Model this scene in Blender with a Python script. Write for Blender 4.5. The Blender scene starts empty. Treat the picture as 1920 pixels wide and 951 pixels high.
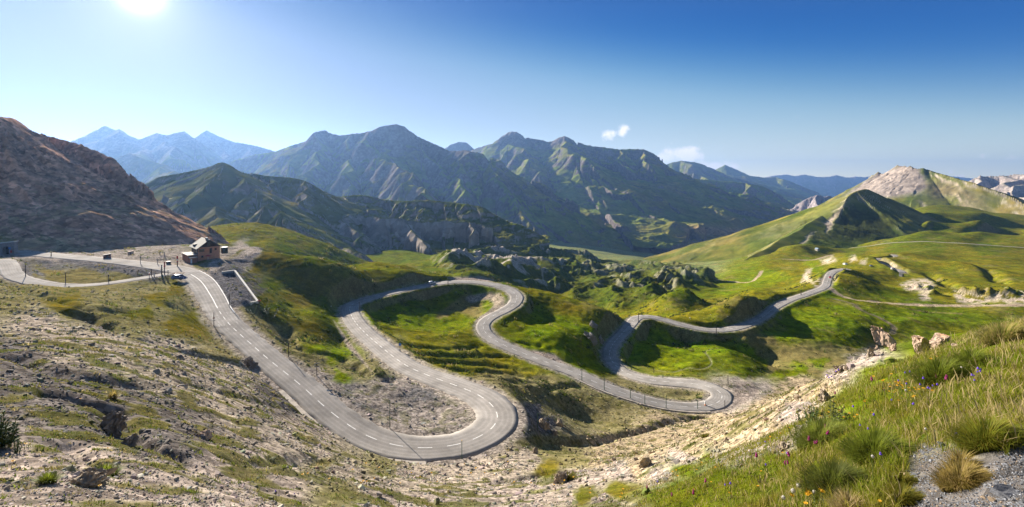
import bpy, bmesh, math, random
import numpy as np
from mathutils import Vector, Matrix

# ------------------------------------------------------------------ camera, sky, sun, exposure
C = bpy.context.scene
COL = C.collection
F, HX, HY = 806.0, 960.0, 335.0            # focal length and principal point of the photograph (1920 x 951)
cam_d = bpy.data.cameras.new('camera')
cam_d.sensor_width = 36.0
cam_d.sensor_fit = 'HORIZONTAL'
cam_d.lens = 36.0 * F / 1920.0
cam_d.shift_y = -(475.5 - HY) / 1920.0
cam_d.clip_start = 0.1
cam_d.clip_end = 60000
cam = bpy.data.objects.new('camera', cam_d)
COL.objects.link(cam)
cam.location = (0, 0, 0)
cam.rotation_euler = (math.radians(90), 0, 0)
C.camera = cam

SUN_AZ, SUN_EL = math.radians(-44.5), math.radians(21.5)   # azimuth measured from +Y towards +X
SUN = Vector((math.sin(SUN_AZ) * math.cos(SUN_EL), math.cos(SUN_AZ) * math.cos(SUN_EL), math.sin(SUN_EL)))
sun_d = bpy.data.lights.new('sun', 'SUN')
sun_d.energy = 5.0
sun_d.angle = math.radians(0.5)
sun_d.color = (1.0, 0.90, 0.76)
sun = bpy.data.objects.new('sun', sun_d)
COL.objects.link(sun)
sun.rotation_euler = (-SUN).to_track_quat('-Z', 'Y').to_euler()
sun.location = SUN * 50

W = bpy.data.worlds.new('World')
C.world = W
W.use_nodes = True
nt = W.node_tree
nt.nodes.clear()
def N(tree, kind, **kw):
    n = tree.nodes.new(kind)
    for k, v in kw.items():
        if k.startswith('i_'):
            n.inputs[k[2:].replace('_', ' ')].default_value = v
        else:
            setattr(n, k, v)
    return n
def L(tree, a, b): tree.links.new(a, b)
def math_node(tree, op, a, b=None, clamp=False):
    n = tree.nodes.new('ShaderNodeMath'); n.operation = op; n.use_clamp = clamp
    for i, v in enumerate((a, b)):
        if v is None: continue
        if isinstance(v, (int, float)): n.inputs[i].default_value = v
        else: tree.links.new(v, n.inputs[i])
    return n.outputs[0]
sky = N(nt, 'ShaderNodeTexSky', sky_type='NISHITA', sun_disc=False)
sky.sun_elevation = SUN_EL
sky.sun_rotation = SUN_AZ
sky.altitude = 2600
sky.air_density = 1.0
sky.dust_density = 0.6
sky.ozone_density = 2.0
geo = N(nt, 'ShaderNodeTexCoord')
dotn = nt.nodes.new('ShaderNodeVectorMath'); dotn.operation = 'DOT_PRODUCT'
nrmz = nt.nodes.new('ShaderNodeVectorMath'); nrmz.operation = 'NORMALIZE'
L(nt, geo.outputs['Generated'], nrmz.inputs[0])
L(nt, nrmz.outputs[0], dotn.inputs[0])
GA, GE = math.radians(-40.9), math.radians(18.2)                  # the bright patch of sky round the sun
dotn.inputs[1].default_value = (math.sin(GA) * math.cos(GE), math.cos(GA) * math.cos(GE), math.sin(GE))
d = math_node(nt, 'MAXIMUM', dotn.outputs['Value'], 0.0)
EXPO = 1.6
SKY_STR = 0.13
DISP = 1.0 / (2 ** EXPO * SKY_STR)         # picture brightness -> sky node units
def vmath(op, a, b=None, sc=None):
    n = nt.nodes.new('ShaderNodeVectorMath'); n.operation = op
    for i, v in enumerate((a, b)):
        if v is None: continue
        if isinstance(v, tuple): n.inputs[i].default_value = v
        else: L(nt, v, n.inputs[i])
    if sc is not None:
        if isinstance(sc, float): n.inputs['Scale'].default_value = sc
        else: L(nt, sc, n.inputs['Scale'])
    return n.outputs[0]
def aureole(power, amp):
    return math_node(nt, 'MULTIPLY', math_node(nt, 'POWER', d, power), amp)
acc = None
for p_, a_ in ((9, .09), (60, .13), (400, .28), (3500, 2.2), (26000, 40.0)):
    v = aureole(p_, a_)
    acc = v if acc is None else math_node(nt, 'ADD', acc, v)
glow = vmath('SCALE', (1.0, .95, .86), sc=math_node(nt, 'MULTIPLY', acc, DISP))
sep = N(nt, 'ShaderNodeSeparateXYZ'); L(nt, nrmz.outputs[0], sep.inputs[0])
# thin dry mountain air: the brightness towards the sun is compressed, the upper sky in view deepens away from it
skc = vmath('SCALE', sky.outputs[0], sc=SKY_STR)
skc = vmath('DIVIDE', skc, vmath('ADD', vmath('SCALE', skc, sc=3.0), (1.0, 1.0, 1.0)))
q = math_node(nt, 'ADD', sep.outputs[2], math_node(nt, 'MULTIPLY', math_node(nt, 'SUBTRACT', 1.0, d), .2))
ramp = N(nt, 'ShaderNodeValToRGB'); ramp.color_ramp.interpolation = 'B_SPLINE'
STOPS = ((0.0, (3.0,3.4,3.7)), (.20, (2.85,3.45,3.8)), (.28, (2.3,3.3,3.8)), (.335, (.85,2.1,3.3)), (.39, (.02,1.15,3.0)), (.47, (.01,.85,2.7)), (.66, (1.3,1.8,2.5)), (1.0, (1.5,1.9,2.5)))  # highest stops, above and behind the view, brightened to fill the shadows
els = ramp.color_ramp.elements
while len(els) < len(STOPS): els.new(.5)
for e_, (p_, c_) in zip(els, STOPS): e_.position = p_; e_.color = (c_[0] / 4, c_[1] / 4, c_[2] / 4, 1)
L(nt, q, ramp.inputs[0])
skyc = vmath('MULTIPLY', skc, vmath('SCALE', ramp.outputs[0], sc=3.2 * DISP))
sd = math_node(nt, 'POWER', d, 4.0)
skyc = vmath('MULTIPLY', skyc, vmath('ADD', (1.0, 1.0, 1.0), vmath('SCALE', (-.44, -.53, -.42), sc=sd)))
hzn = math_node(nt, 'POWER', math.e, math_node(nt, 'DIVIDE', math_node(nt, 'MAXIMUM', sep.outputs[2], 0.0), -.055))
skyc = vmath('ADD', skyc, vmath('SCALE', (.85, .66, .22), sc=math_node(nt, 'MULTIPLY', math_node(nt, 'MULTIPLY', hzn, math_node(nt, 'SUBTRACT', 1.0, math_node(nt, 'MULTIPLY', sd, .7))), DISP)))      # dusty band along the horizon
# small fair-weather clouds low over the far ridges
az = math_node(nt, 'DIVIDE', sep.outputs[0], math_node(nt, 'MAXIMUM', sep.outputs[1], 0.05))
el = math_node(nt, 'DIVIDE', sep.outputs[2], math_node(nt, 'MAXIMUM', sep.outputs[1], 0.05))
cmb = N(nt, 'ShaderNodeCombineXYZ'); L(nt, az, cmb.inputs[0]); L(nt, el, cmb.inputs[1])
cn = N(nt, 'ShaderNodeTexNoise', noise_dimensions='2D'); cn.inputs['Scale'].default_value = 30; cn.inputs['Detail'].default_value = 7
cn.inputs['Roughness'].default_value = 0.62
L(nt, cmb.outputs[0], cn.inputs['Vector'])
cloud = None
for (px, py, rx, ry, tilt, amp) in ((1142, 258, 22, 13, -0.45, 1.0), (1170, 246, 17, 10, -0.7, 1.0), (1283, 290, 44, 19, 0.1, 1.35),
                                    (1245, 296, 28, 13, 0, 1.1), (1345, 312, 44, 11, 0.05, 1.2), (1840, 293, 11, 9, .6, .65),
                                    (1902, 295, 16, 8, .1, .55), (1783, 322, 8, 5, .3, .9), (1800, 331, 14, 6, 0, .9), (1765, 330, 12, 5, 0, .7), (1495, 218, 22, 5, -.3, .3), (1545, 316, 14, 2, 0, .4)):
    cx, cy = (px - HX) / F, (HY - py) / F
    dx = math_node(nt, 'SUBTRACT', az, cx); dy = math_node(nt, 'SUBTRACT', el, cy)
    ct, st = math.cos(tilt), -math.sin(tilt)
    a1 = math_node(nt, 'ADD', math_node(nt, 'MULTIPLY', dx, ct * F / rx), math_node(nt, 'MULTIPLY', dy, st * F / rx))
    b1 = math_node(nt, 'ADD', math_node(nt, 'MULTIPLY', dx, -st * F / ry), math_node(nt, 'MULTIPLY', dy, ct * F / ry))
    r2 = math_node(nt, 'ADD', math_node(nt, 'MULTIPLY', a1, a1), math_node(nt, 'MULTIPLY', b1, b1))
    bl = math_node(nt, 'MULTIPLY', math_node(nt, 'POWER', math.e, math_node(nt, 'MULTIPLY', r2, -0.9)), amp)
    cloud = bl if cloud is None else math_node(nt, 'MAXIMUM', cloud, bl)
cl = math_node(nt, 'MULTIPLY', math_node(nt, 'SUBTRACT', math_node(nt, 'ADD', cloud, math_node(nt, 'MULTIPLY', math_node(nt, 'SUBTRACT', cn.outputs[0], 0.5), 2.6)), 0.46), 1.5, True)
cl = math_node(nt, 'MULTIPLY', cl, math_node(nt, 'MULTIPLY', cloud, 1.6, True))
front = math_node(nt, 'GREATER_THAN', sep.outputs[1], 0.1)
cl = math_node(nt, 'MULTIPLY', math_node(nt, 'MULTIPLY', cl, front), 0.92)
mixc = N(nt, 'ShaderNodeMix', data_type='RGBA'); L(nt, cl, mixc.inputs[0])
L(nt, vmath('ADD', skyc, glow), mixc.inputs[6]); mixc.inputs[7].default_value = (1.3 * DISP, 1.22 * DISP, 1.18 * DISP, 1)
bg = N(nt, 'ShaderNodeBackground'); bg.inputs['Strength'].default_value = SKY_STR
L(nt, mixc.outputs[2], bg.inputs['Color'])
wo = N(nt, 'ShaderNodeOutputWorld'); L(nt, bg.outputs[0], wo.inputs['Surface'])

vs = C.view_settings
vs.view_transform = 'Standard'; vs.look = 'None'; vs.gamma = 1.0; vs.use_curve_mapping = False
vs.exposure = EXPO
C.render.engine = 'CYCLES'
cy = C.cycles
cy.use_denoising = True
try: cy.denoiser = 'OPENIMAGEDENOISE'
except Exception: pass
cy.max_bounces = 4; cy.diffuse_bounces = 2; cy.glossy_bounces = 2; cy.transmission_bounces = 2
cy.volume_bounces = 0; cy.transparent_max_bounces = 6
cy.use_adaptive_sampling = True; cy.adaptive_threshold = 0.01

# ------------------------------------------------------------------ numbers
rng = np.random.default_rng(7)
random.seed(7)
_perm = np.concatenate([rng.permutation(256)] * 3).astype(np.int32)
_ga = rng.random(256) * 2 * np.pi
_gx, _gy = np.cos(_ga).astype(np.float32), np.sin(_ga).astype(np.float32)
def pn(x, y, seed=0):
    x = np.asarray(x, np.float32); y = np.asarray(y, np.float32)
    xi = np.floor(x); yi = np.floor(y)
    xf = x - xi; yf = y - yi
    xi = (xi.astype(np.int64) & 255).astype(np.int32); yi = ((yi.astype(np.int64) + seed * 37) & 255).astype(np.int32)
    u = xf * xf * xf * (xf * (xf * 6 - 15) + 10); v = yf * yf * yf * (yf * (yf * 6 - 15) + 10)
    def g(ix, iy, fx, fy):
        h = _perm[_perm[(ix + seed * 17) & 255] + (iy & 255)]
        return _gx[h] * fx + _gy[h] * fy
    a = g(xi, yi, xf, yf); b = g(xi + 1, yi, xf - 1, yf)
    c = g(xi, yi + 1, xf, yf - 1); e = g(xi + 1, yi + 1, xf - 1, yf - 1)
    return 1.4 * ((a + u * (b - a)) + v * ((c + u * (e - c)) - (a + u * (b - a))))
def fbm(x, y, octaves=4, seed=0, gain=0.5):
    s = 0; a = 1.0
    for k in range(octaves):
        s = s + a * pn(x * 2 ** k, y * 2 ** k, seed + k); a *= gain
    return s
def ridged(x, y, octaves=4, seed=0, gain=0.5):
    s = 0; a = 1.0; tot = 0
    for k in range(octaves):
        s = s + a * (1 - np.abs(pn(x * 2 ** k, y * 2 ** k, seed + k)) * 1.6); tot += a; a *= gain
    return s / tot
def sstep(a, b, x):
    t = np.clip((x - a) / (b - a), 0, 1); return t * t * (3 - 2 * t)
def P3(px, py, Y):
    return np.array([(px - HX) / F * Y, Y, (HY - py) / F * Y])

def mesh_obj(name, verts, faces, mat=None, parent=None, smooth=False):
    me = bpy.data.meshes.new(name)
    me.from_pydata([tuple(v) for v in verts], [], [tuple(f) for f in faces])
    if smooth: me.polygons.foreach_set('use_smooth', [True] * len(me.polygons))
    me.update()
    o = bpy.data.objects.new(name, me); COL.objects.link(o)
    if mat: me.materials.append(mat)
    if parent: o.parent = parent
    return o
def np_mesh(name, co, quads, mat, cols=None, smooth=True):
    """big mesh from numpy arrays; quads (n,4) or triangles (n,3)"""
    me = bpy.data.meshes.new(name)
    n, k = quads.shape
    me.vertices.add(len(co)); me.vertices.foreach_set('co', np.ascontiguousarray(co, np.float32).ravel())
    me.loops.add(n * k); me.loops.foreach_set('vertex_index', np.ascontiguousarray(quads, np.int32).ravel())
    me.polygons.add(n); me.polygons.foreach_set('loop_start', np.arange(0, n * k, k, dtype=np.int32))
    me.polygons.foreach_set('use_smooth', np.full(n, smooth, bool))
    me.update(calc_edges=True)
    for nm, arr in (cols or {}).items():
        a = me.color_attributes.new(nm, 'FLOAT_COLOR', 'POINT')
        if arr.shape[1] == 3: arr = np.concatenate([arr, np.ones((len(arr), 1))], 1)
        a.data.foreach_set('color', np.ascontiguousarray(arr, np.float32).ravel())
    me.materials.append(mat)
    o = bpy.data.objects.new(name, me); COL.objects.link(o)
    return o
def grid_quads(R, Cn):
    i = np.arange(R * Cn, dtype=np.int32).reshape(R, Cn)
    return np.stack([i[:-1, :-1], i[:-1, 1:], i[1:, 1:], i[1:, :-1]], -1).reshape(-1, 4)
def tag(o, label=None, cat=None, group=None, kind=None):
    if label: o['label'] = label
    if cat: o['category'] = cat
    if group: o['group'] = group
    if kind: o['kind'] = kind
    return o

# ------------------------------------------------------------------ materials
def new_mat(name):
    m = bpy.data.materials.new(name); m.use_nodes = True
    t = m.node_tree; b = t.nodes['Principled BSDF']
    return m, t, b
def simple(name, col, rough=0.7, metal=0.0, var=0.12, scale=6.0, spec=0.3, bump=0.0):
    m, t, b = new_mat(name)
    b.inputs['Roughness'].default_value = rough; b.inputs['Metallic'].default_value = metal
    b.inputs['Specular IOR Level'].default_value = spec
    tc = N(t, 'ShaderNodeTexCoord')
    nz = N(t, 'ShaderNodeTexNoise'); nz.inputs['Scale'].default_value = scale; nz.inputs['Detail'].default_value = 6
    L(t, tc.outputs['Object'], nz.inputs['Vector'])
    mr = N(t, 'ShaderNodeMapRange'); mr.inputs[3].default_value = 1 - var; mr.inputs[4].default_value = 1 + var
    mr.inputs[1].default_value = .3; mr.inputs[2].default_value = .7
    L(t, nz.outputs[0], mr.inputs[0])
    v = t.nodes.new('ShaderNodeVectorMath'); v.operation = 'SCALE'; v.inputs[0].default_value = col[:3]
    L(t, mr.outputs[0], v.inputs['Scale']); L(t, v.outputs[0], b.inputs['Base Color'])
    if bump:
        bp = N(t, 'ShaderNodeBump'); bp.inputs['Strength'].default_value = bump; bp.inputs['Distance'].default_value = .05
        L(t, nz.outputs[0], bp.inputs['Height']); L(t, bp.outputs[0], b.inputs['Normal'])
    return m

def terrain_mat(name, speck_scale, grass_scale, bump_d, con=1.0):
    """vertex colours give what grows or lies where; the nodes add stones, tufts and grain"""
    m, t, b = new_mat(name)
    b.inputs['Roughness'].default_value = 1.0; b.inputs['Specular IOR Level'].default_value = 0.0
    ca = N(t, 'ShaderNodeVertexColor', layer_name='col'); ma = N(t, 'ShaderNodeVertexColor', layer_name='mask')
    sp = N(t, 'ShaderNodeSeparateColor'); L(t, ma.outputs[0], sp.inputs[0])
    tc = N(t, 'ShaderNodeTexCoord')
    def noise(scale, det=8, rough=.6):
        n = N(t, 'ShaderNodeTexNoise'); n.inputs['Scale'].default_value = scale; n.inputs['Detail'].default_value = det; n.inputs['Roughness'].default_value = rough
        L(t, tc.outputs['Object'], n.inputs['Vector']); return n
    def rangep(o, a, bb, c, dd):
        r = N(t, 'ShaderNodeMapRange'); r.inputs[1].default_value = a; r.inputs[2].default_value = bb; r.inputs[3].default_value = c; r.inputs[4].default_value = dd
        L(t, o, r.inputs[0]); return r.outputs[0]
    # stones
    vo = N(t, 'ShaderNodeTexVoronoi'); vo.inputs['Scale'].default_value = speck_scale; vo.inputs['Randomness'].default_value = 1
    L(t, tc.outputs['Object'], vo.inputs['Vector'])
    sc = N(t, 'ShaderNodeSeparateColor'); L(t, vo.outputs['Color'], sc.inputs[0])
    n1 = noise(speck_scale * .35, 10, .72); n2 = noise(speck_scale * .06, 6)
    st = math_node(t, 'MULTIPLY', rangep(sc.outputs[0], 0, 1, 1 - .5 * con, 1 + .55 * con), rangep(n1.outputs[0], .32, .68, 1 - .58 * con, 1 + .6 * con))
    st = math_node(t, 'MULTIPLY', st, rangep(n2.outputs[0], .3, .7, .8, 1.2))
    # grass
    g1 = noise(grass_scale, 10, .75); g2 = noise(grass_scale * .08, 6, .6)
    g3 = noise(grass_scale * .26, 5, .6); g4 = noise(grass_scale * .03, 5, .6)
    gr = math_node(t, 'MULTIPLY', rangep(g1.outputs[0], .32, .68, 1 - .55 * con, 1 + .55 * con), rangep(g2.outputs[0], .32, .68, 1 - .38 * con, 1 + .38 * con))
    gr = math_node(t, 'MULTIPLY', gr, rangep(g3.outputs[0], .32, .68, .68, 1.32))
    tint = N(t, 'ShaderNodeMix', data_type='RGBA'); L(t, math_node(t, 'MULTIPLY', rangep(math_node(t, 'ADD', math_node(t, 'MULTIPLY', g4.outputs[0], .6), math_node(t, 'MULTIPLY', g3.outputs[0], .4)), .38, .62, 0, 1), sp.outputs[1]), tint.inputs[0])
    tint.inputs[6].default_value = (.88, 1.03, .9, 1); tint.inputs[7].default_value = (1.30, .98, .9, 1)
    tg = N(t, 'ShaderNodeMix', data_type='RGBA'); L(t, sp.outputs[1], tg.inputs[0]); tg.inputs[6].default_value = (1.04, .99, .96, 1); L(t, tint.outputs[2], tg.inputs[7]); tint = tg
    val = N(t, 'ShaderNodeMix', data_type='FLOAT'); L(t, sp.outputs[1], val.inputs[0]); L(t, st, val.inputs[2]); L(t, gr, val.inputs[3])
    v = t.nodes.new('ShaderNodeVectorMath'); v.operation = 'SCALE'; L(t, val.outputs[0], v.inputs['Scale'])
    tm_ = t.nodes.new('ShaderNodeVectorMath'); tm_.operation = 'MULTIPLY'; L(t, ca.outputs[0], tm_.inputs[0]); L(t, tint.outputs[2], tm_.inputs[1]); L(t, tm_.outputs[0], v.inputs[0])
    L(t, v.outputs[0], b.inputs['Base Color'])
    h = N(t, 'ShaderNodeMix', data_type='FLOAT'); L(t, sp.outputs[1], h.inputs[0])
    L(t, math_node(t, 'ADD', n1.outputs[0], math_node(t, 'MULTIPLY', sc.outputs[1], .35)), h.inputs[2])
    L(t, math_node(t, 'ADD', g1.outputs[0], math_node(t, 'MULTIPLY', g2.outputs[0], 2.0)), h.inputs[3])
    bp = N(t, 'ShaderNodeBump'); bp.inputs['Strength'].default_value = .9; bp.inputs['Distance'].default_value = bump_d
    L(t, h.outputs[0], bp.inputs['Height']); L(t, bp.outputs[0], b.inputs['Normal'])
    return m
# ------------------------------------------------------------------ the main road (px, py, height), traced downhill from the tunnel to the valley
ROAD = [(12,473,-29.4),(60,476,-29.7),(110,480,-30),(200,488,-30.5),(260,495,-31),(320,503,-31.3),(350,511,-31.7),(376,527,-32.4),(396,556,-33.4),(410,582,-34.2),(428,606,-35),
 (450,627,-35.7),(475,649,-36.4),(501,672,-37),(535,699,-37.8),(568,726,-38.6),(604,759,-39.4),(640,788,-40.1),(680,814,-40.7),(725,832,-41.1),(770,840,-41.4),(817,840,-41.7),(865,833,-42),
 (908,815,-42.4),(930,796,-42.8),(934,776,-43.2),(920,757,-43.6),(898,741,-44),(868,728,-44.4),(832,715,-44.8),(797,702,-45.2),(762,686,-45.7),(735,667,-46.3),(708,645,-47),(684,624,-47.8),
 (666,604,-48.6),(657,587,-49.4),(658,573,-50),(684,562,-50.8),(722,552,-51.6),(770,541,-52.6),(820,532,-53.7),(855,528.5,-54.4),(890,529,-55),(925,534,-55.7),(953,542,-56.4),(969,555,-57.1),
 (964,570,-57.7),(946,582,-58.4),(921,594,-59),(906,608,-59.6),(911,625,-60.3),(936,643,-61),(985,664,-61.9),(1035,683,-62.6),(1085,702,-63.4),(1132,724,-64.4),(1190,744,-65.7),(1240,757,-66.8),
 (1290,763,-67.8),(1330,761,-68.4),(1351,751,-68.8),(1354,739,-69.2),(1338,728,-69.6),(1305,720,-70.1),(1265,717,-70.6),(1220,713,-71.1),(1182,703,-71.7),(1157,688,-72.4),(1143,668,-73.2),
 (1148,647,-74.2),(1166,626,-75.2),(1183,608,-76.2),(1195,596,-77),(1222,594.5,-78),(1252,602,-79),(1290,612,-80.2),(1330,619,-81.4),(1370,617,-82.6),(1408,606,-83.7),(1434,592,-84.6),(1452,577,-85.6),
 (1482,562,-87.4),(1520,549,-89),(1546,538,-90.4),(1552,525,-91.8),(1557,514,-93.4),(1568,507.5,-95),(1586,504.5,-96.5)]
WPTS = [(0,7.0),(3,7.0),(5,8.0),(7,7.2),(9,6.0),(12,5.7),(18,5.7),(22,6.6),(24,7.8),(27,7.3),(30,6.3),(36,6.6),(39,6.2),(44,7.2),(47,6.4),(50,5.8),(55,5.6),(59,5.2),(61,6.4),(64,7.0),(67,5.6),(72,6.2),(75,6.4),(80,6.0),(90,6.8)]
LOWER = [(-60,500,-28.2),(-20,489,-27.6),(6,488,-27.6),(16,498,-28),(22,512,-28.6),(40,523,-29.2),(80,532,-29.9),(120,536,-30.3),(170,535,-30.8),(220,529,-31.1),(270,521,-31.3),(318,513,-31.5)]
LOT2 = [(1675,477.5,630),(1681,482.5,612),(1668,485,600),(1648,485.5,592),(1640,488.5,580),(1651,492,560),(1662,498,540),(1674,503,525),(1688,507.5,510),(1693,512,500)]
HIGH = [(1556,467.5,930),(1590,465,905),(1625,462,880),(1660,456.5,860),(1700,454,840),(1740,453,825),(1770,455,812),(1800,456,800),(1850,459.5,785),(1900,463,772),(1960,467,760)]
def spline(pts, n_per=10, closed=False):
    p = np.asarray(pts, float); out = []
    for i in range(len(p) - 1):
        p0 = p[max(i - 1, 0)]; p1 = p[i]; p2 = p[i + 1]; p3 = p[min(i + 2, len(p) - 1)]
        for t in np.linspace(0, 1, n_per, endpoint=False):
            out.append(.5 * ((2 * p1) + (-p0 + p2) * t + (2 * p0 - 5 * p1 + 4 * p2 - p3) * t ** 2 + (-p0 + 3 * p1 - 3 * p2 + p3) * t ** 3))
    out.append(p[-1]); return np.array(out)
def resample(path, step):
    d = np.concatenate([[0], np.cumsum(np.linalg.norm(np.diff(path[:, :3], axis=0), axis=1))])
    s = np.linspace(0, d[-1], max(2, int(d[-1] / step)))
    return np.stack([np.interp(s, d, path[:, k]) for k in range(path.shape[1])], 1), s
def smooth_path(p, it):
    p = p.copy()
    for _ in range(it): p[1:-1] = .25 * p[:-2] + .5 * p[1:-1] + .25 * p[2:]
    return p
def road_path(pts, widths=None, by_z=True, step=0.8, w=5.5, it=12):
    rows = []
    for i, (px, py, q) in enumerate(pts):
        Y = q * F / (HY - py) if by_z else q
        wi = np.interp(i, [a for a, _ in widths], [b for _, b in widths]) if widths else w
        rows.append(list(P3(px, py, Y)) + [wi])
    r, s = resample(spline(rows, 12), step)
    r = smooth_path(r, it)
    return resample(r, step)[0]
road_main = road_path(ROAD, WPTS)
road_lower = road_path(LOWER, w=4.6)
road_lot2 = road_path(LOT2, by_z=False, w=6.5, step=1.5, it=3)
road_high = road_path(HIGH, by_z=False, w=7.0, step=2.5, it=3)

# ------------------------------------------------------------------ the lie of the land: heights seen along sight lines (px, py, distance)
T = []
def tp(*a): T.extend(a)
tp((-300,1010,2),(300,1030,2),(960,1040,2),(1500,1050,2),(1920,1060,2),(2300,1040,2))
# scree slope on the left, from the feet outwards
tp((0,951,9),(0,820,16),(0,700,30),(0,600,58),(0,535,98),(-200,820,16),(-200,620,45),(-200,520,120),(-500,700,20),(-500,520,90))
tp((200,951,10),(200,800,22),(200,700,37),(200,610,66),(200,565,90),(120,552,98),(60,540,100),(270,556,105),(330,560,110))
tp((400,951,13),(400,800,33),(400,700,55),(380,625,90),(300,640,70),(300,870,17))
tp((600,951,20),(600,850,40),(600,795,62),(500,740,62),(480,690,76),(500,850,30),(430,640,93))
tp((800,951,30),(800,905,44),(800,880,56),(700,868,52),(900,900,50))
tp((1000,951,30),(1000,880,55),(1020,815,82),(1060,790,92),(1000,840,70))
tp((1100,810,95),(1100,862,62),(1100,951,24),(1050,760,110),(1080,735,125))
tp((1200,800,104),(1200,850,70),(1200,905,32),(1230,951,14),(1150,770,118))
tp((1330,790,112),(1330,828,76),(1300,880,21),(1290,915,14.5),(1400,951,9.5),(1400,855,17),(1390,815,30),(1400,790,58),(1390,780,95))
tp((1480,745,50),(1480,795,20),(1500,850,12),(1550,951,6.5),(1540,710,38),(1560,760,17),(1595,690,27),(1638,664,25),(1650,720,14),(1650,850,8),(1700,951,5.4))
tp((1740,657,22),(1750,700,13.5),(1800,640,20),(1860,625,19),(1920,606,18),(1920,700,9.5),(1920,800,6.3),(1920,951,4.2),(2100,560,18),(2100,700,8),(2400,520,16),(2400,700,6))
# hidden drop behind the grassy shoulder
tp((1540,742,75),(1540,752,110),(1640,735,50),(1640,770,85),(1640,740,130),(1640,690,190),(1640,645,245),(1740,730,45),(1740,790,85),(1740,740,140),(1740,650,235))
tp((1840,720,45),(1840,780,90),(1840,700,160),(1840,625,265),(1920,690,38),(1920,740,80),(1920,690,160),(1920,620,270),(2100,680,80),(2100,640,200),(2400,620,120))
tp((1450,760,75),(1450,760,115),(1430,752,132),(1430,742,140),(1480,740,150),(1520,715,165))
# road side banks around the first hairpin
tp((760,785,76),(700,745,83),(820,775,80),(620,690,98),(650,700,93),(560,640,112),(600,660,106),(640,665,112),(560,590,136),(500,600,118),(480,580,119),(440,540,131),(415,515,145))
tp((690,690,98),(660,650,128),(630,620,142))
tp((960,725,95),(1000,755,96),(1040,735,112),(960,705,108))
# the lodge plateau and gravel lots
tp((300,480,170),(250,470,187),(200,476,178),(340,470,184),(440,468,190),(470,462,200),(400,490,162),(430,500,152),(350,488,167),(380,500,156),(120,500,148),(120,520,132),(180,512,140),(60,505,148),(250,507,142))
tp((0,462,188),(60,470,184),(100,472,182),(-100,462,188),(-300,450,190))
# grass spur between the lodge and the second bend
tp((470,466,196),(510,478,198),(560,486,203),(620,496,212),(680,503,221),(740,509,232),(800,516,243),(835,521,246))
tp((500,520,166),(560,535,166),(600,545,168),(640,552,171),(540,560,151),(600,590,139),(620,600,141),(600,620,128))
tp((498,474,182),(568,487,181),(615,500,183),(656,511,186),(686,527,191),(720,531,199),(757,524,209),(780,514,216),(837,517,230))
tp((650,500,240),(740,500,250),(700,492,250),(770,503,256),(830,521,262))
tp((520,505,240),(600,530,275),(700,540,300),(780,545,310),(840,552,320),(880,545,300),(940,560,290))
# bowl inside the second and third bends
tp((709,583,176),(736,581,181),(790,587,186),(804,588,187),(830,581,197),(871,558,213),(905,547,220),(800,610,176),(750,600,171),(850,602,183),(850,622,170),(720,600,165),(870,577,203),(900,570,210),(880,600,186))
tp((700,625,142),(760,640,137),(800,650,137),(850,640,152),(880,655,148),(820,680,123),(900,685,134),(960,680,143),(1000,700,135),(860,620,164),(890,630,163))
tp((880,710,119),(960,715,124),(1030,718,126))
# knoll between the second and third legs
tp((1000,580,203),(1014,590,201),(1005,605,188),(990,630,168),(1040,572,214),(1080,575,214),(1130,583,214),(1165,592,213),(1040,620,175),(1100,635,178),(1080,665,163),(1060,650,164),(1120,668,168),(1030,548,236),(1000,545,232))
tp((1150,612,207),(1140,640,188),(1165,605,215),(1120,690,158),(1140,705,154))
tp((1000,575,265),(1080,605,265),(1150,622,262),(1190,625,252))
# inside the last bends
tp((1220,738,143),(1290,742,142),(1180,725,146),(1190,640,205),(1230,650,197),(1200,625,225),(1250,630,228),(1290,636,230),(1350,640,225),(1400,640,224),(1160,660,192),(1180,682,176))
tp((1240,665,190),(1290,665,191),(1200,680,181),(1250,690,176),(1320,700,168),(1300,680,178),(1310,655,205))
tp((1340,672,183),(1365,656,192),(1400,668,188),(1420,700,172),(1370,705,165),(1410,712,163),(1360,662,208),(1400,690,210),(1440,692,200))
tp((1440,626,241),(1460,602,262),(1480,585,281),(1500,660,218),(1560,655,227),(1480,690,196),(1560,680,205),(1500,620,247),(1600,620,252),(1560,590,280),(1640,600,276),(1720,600,280),(1500,575,299),(1560,560,326),(1620,572,308))
# right-hand pastures
tp((1650,556,365),(1700,572,330),(1750,562,345),(1800,577,318),(1850,590,300),(1850,560,340),(1920,565,325),(1920,590,300),(1760,596,297))
tp((1600,525,430),(1640,520,455),(1690,520,480),(1740,530,430),(1800,530,430),(1860,535,420),(1920,538,410))
tp((1720,505,520),(1760,500,560),(1820,505,530),(1880,510,520),(1920,512,500),(1760,480,640),(1820,480,650),(1880,485,620),(1700,490,580),(1620,480,690),(1590,475,800),(1620,500,540))
tp((1640,468,840),(1700,463,800),(1560,480,820),(1800,464,765),(1920,476,710),(2100,490,700),(2100,560,400),(1740,446,850),(1840,449,830),(1920,453,800),(1650,450,920),(1740,431,905),(1840,431,885),(1940,438,880),(1740,412,1000),(1840,412,990),(1940,424,990),(1740,397,1150),(1840,401,1150),(1940,418,1150),(1740,388,1400),(1840,396,1350),(1740,395,1900),(1900,395,1900),(1740,385,2600))
tp((1740,448,960),(1840,452,950),(1920,452,960),(1650,450,985),(1740,430,1040),(1840,428,1040),(1940,430,1060),(1740,408,1210),(1840,403,1230),(1740,395,1900),(1900,395,1900),(1740,385,2600))
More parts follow.
